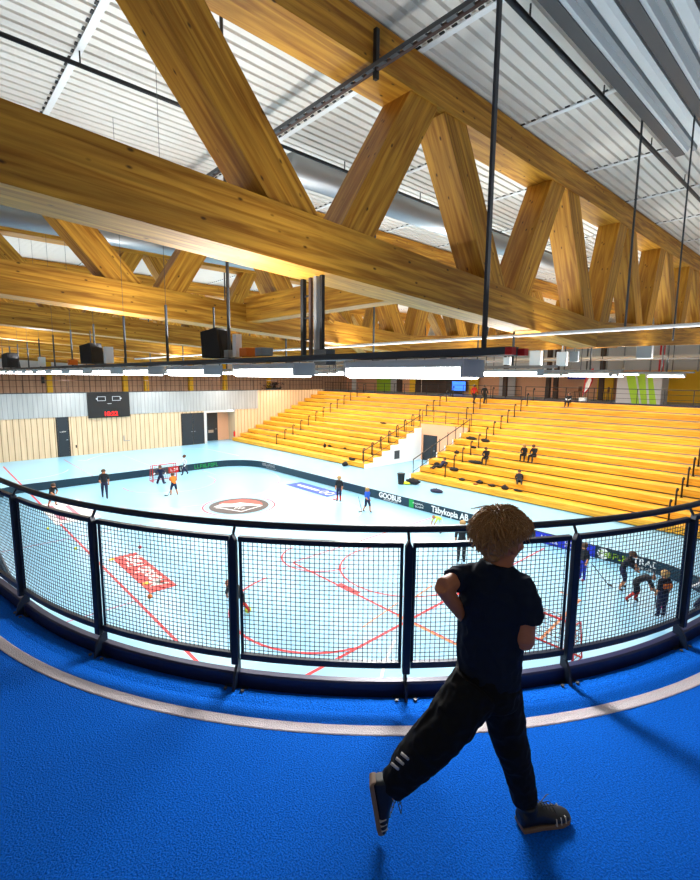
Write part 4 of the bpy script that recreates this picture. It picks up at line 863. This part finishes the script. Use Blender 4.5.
# trousers
tr = MB()
loft(tr,[P(488,664,D),P(487,680,D),P(486,697,D)],[(.125,.095),(.135,.105),(.125,.1)],LAT)
loft(tr,[P(477,684,1.77),P(462,706,1.75),P(445,728,1.74),P(429,745,1.735),P(411,764,1.745),P(399,778,1.75),P(391,787,1.755)],[.1,.1,.094,.088,.078,.066,.056])
loft(tr,[P(496,684,1.83),P(502,708,1.83),P(508,732,1.825),P(512,748,1.82),P(518,768,1.82),P(522,785,1.82),P(525,801,1.815)],[.098,.088,.076,.07,.06,.057,.05])
tro = remesh(tr,'trousers','trousers_black',boy,.006,4,.012,12,9)
# calf emblem bars
def on_px(px,py,d): return P(px,py,d)
mb = MB()
for a,b in (((391,763),(398,769)),((396,758),(403,764)),((401,753),(408,759))): mb.tube([P(a[0],a[1],1.676),P((a[0]+b[0])/2,(a[1]+b[1])/2,1.668),P(b[0],b[1],1.676)],.006,6)
mb.build('calf_emblem','stripe_grey',tro,True)
# shoes
def shoe(name, heel, toe, up, hgt, mat='black'):
    d = toe-heel; L = d.length; d.normalize(); up = (up-d*up.dot(d)).normalized(); sd = d.cross(up)
    prof = [(-.02,.028,.02,.06),(.02,.036,.0,.085),(.22,.037,.0,.095),(.42,.036,.0,.085),(.6,.04,.0,.062),(.8,.042,.0,.048),(.95,.034,.004,.036),(1.02,.018,.012,.028)]
    mb = MB(); rings=[]
    for (t,w,z0,z1) in prof:
        c = heel+d*L*t; r=[]
        for k in range(16):
            an=2*PI*k/16; x=math.cos(an)*w; zz=(z0+z1)/2+math.sin(an)*(z1-z0)/2*hgt; r.append(len(mb.v)); mb.v.append(tuple(c+sd*x+up*zz))
        rings.append(r)
    for A,B in zip(rings,rings[1:]):
        for k in range(16): mb.f.append((A[k],A[(k+1)%16],B[(k+1)%16],B[k]))
    mb.f += [tuple(reversed(rings[0])),tuple(rings[-1])]
    loft(mb,[heel+d*L*.2+up*.04,heel+d*L*.16+up*.1],[.037,.036]); o = remesh(mb,name,mat,boy,.004,3)
    so=MB(); rings=[]
    for (t,w,z0,z1) in prof:
        c = heel+d*L*t; r=[]
        for (x,z) in ((-1,-.004),(1,-.004),(1,.014),(-1,.014)): r.append(len(so.v)); so.v.append(tuple(c+sd*x*(w+.003)*.96+up*(z+z0*.6)))
        rings.append(r)
    for A,B in zip(rings,rings[1:]):
        for k in range(4): so.f.append((A[k],A[(k+1)%4],B[(k+1)%4],B[k]))
    so.f += [tuple(reversed(rings[0])),tuple(rings[-1])]; bevel(so.build('sole','sole' if name=='shoe' else 'sole',o),.003)
    la=MB()
    for k in range(4): c=heel+d*L*(.42+.09*k)+up*(.088-.011*k)*hgt; la.tube([c-sd*.022,c+up*.005,c+sd*.022],.0025,5)
    c=heel+d*L*.4+up*.092; la.tube([c,c+up*.02+sd*.015+d*.03,c+up*.012+sd*.03+d*.05,c+sd*.02+up*.005],.002,5); la.tube([c,c+up*.018-sd*.015+d*.04,c+up*.004-sd*.03+d*.06],.002,5)
    la.build('laces','black',o)
    st=MB()
    for k in range(3):
        for s in (-1,1):
            c=heel+d*L*(.66+.1*k); w=.0415-.003*k; st.bar(c+sd*s*w*1.02+up*.014, c+sd*s*w*.78+up*.04*hgt, .012,.004, d)
    st.build('stripes','stripe_grey',o)
    return o
h1 = P(519,826,1.79); t1 = P(567,817,1.83); shoe('shoe',h1,t1,Vector((0,0,1)),1.0)
h2 = P(370,779,1.75); t2 = P(379,831,1.73); shoe('shoe',h2,t2,(RT0*.9+Vector((0,0,.35))),1.0)
# recentre the boy's origin at the front foot
sh = Matrix.Translation(-boy_o)
for o in [boy]+[c for c in boy.children]+[g for c in boy.children for g in c.children]:
    o.data.transform(sh)
boy.location = boy_o
#PEOPLE-END
# ------------------------------------------------------------------ light
def area(x,y,z,sx,sy,p,rot=(0,0,0),col=(1,.98,.95)):
    d = bpy.data.lights.new('lamp_or_fill_light','AREA'); d.shape='RECTANGLE'; d.size=sx; d.size_y=sy; d.energy=p; d.color=col
    o = bpy.data.objects.new('lamp_or_fill_light',d); C.objects.link(o); o.location=(x,y,z); o.rotation_euler=rot; return o
area(3.2,2.75,-.06,.2,1.28,270)
for X in (3.2,10,17,24,31,37.2):
    for y in (9,18,27,36,44): area(X,y,-.06,.3,7,(430 if X>4 else 280) if X<20 else (400 if X<35 else 150))
for X in (3.2,10,17,24,31):
    for y in (3.5,10,24,38): area(X+.25,y,.62,.3,9,(300 if y > 5 else 130),(PI,0,0))  # upward fill added above the lamp rows to brighten roof and trusses
w = bpy.data.worlds.new('world'); bpy.context.scene.world = w; w.use_nodes = True; w.node_tree.nodes['Background'].inputs[0].default_value = (1,.98,.96,1); w.node_tree.nodes['Background'].inputs[1].default_value = .27
vs = bpy.context.scene.view_settings; vs.view_transform='Standard'; vs.look='None'; vs.gamma=1; vs.exposure=0; vs.use_curve_mapping=False
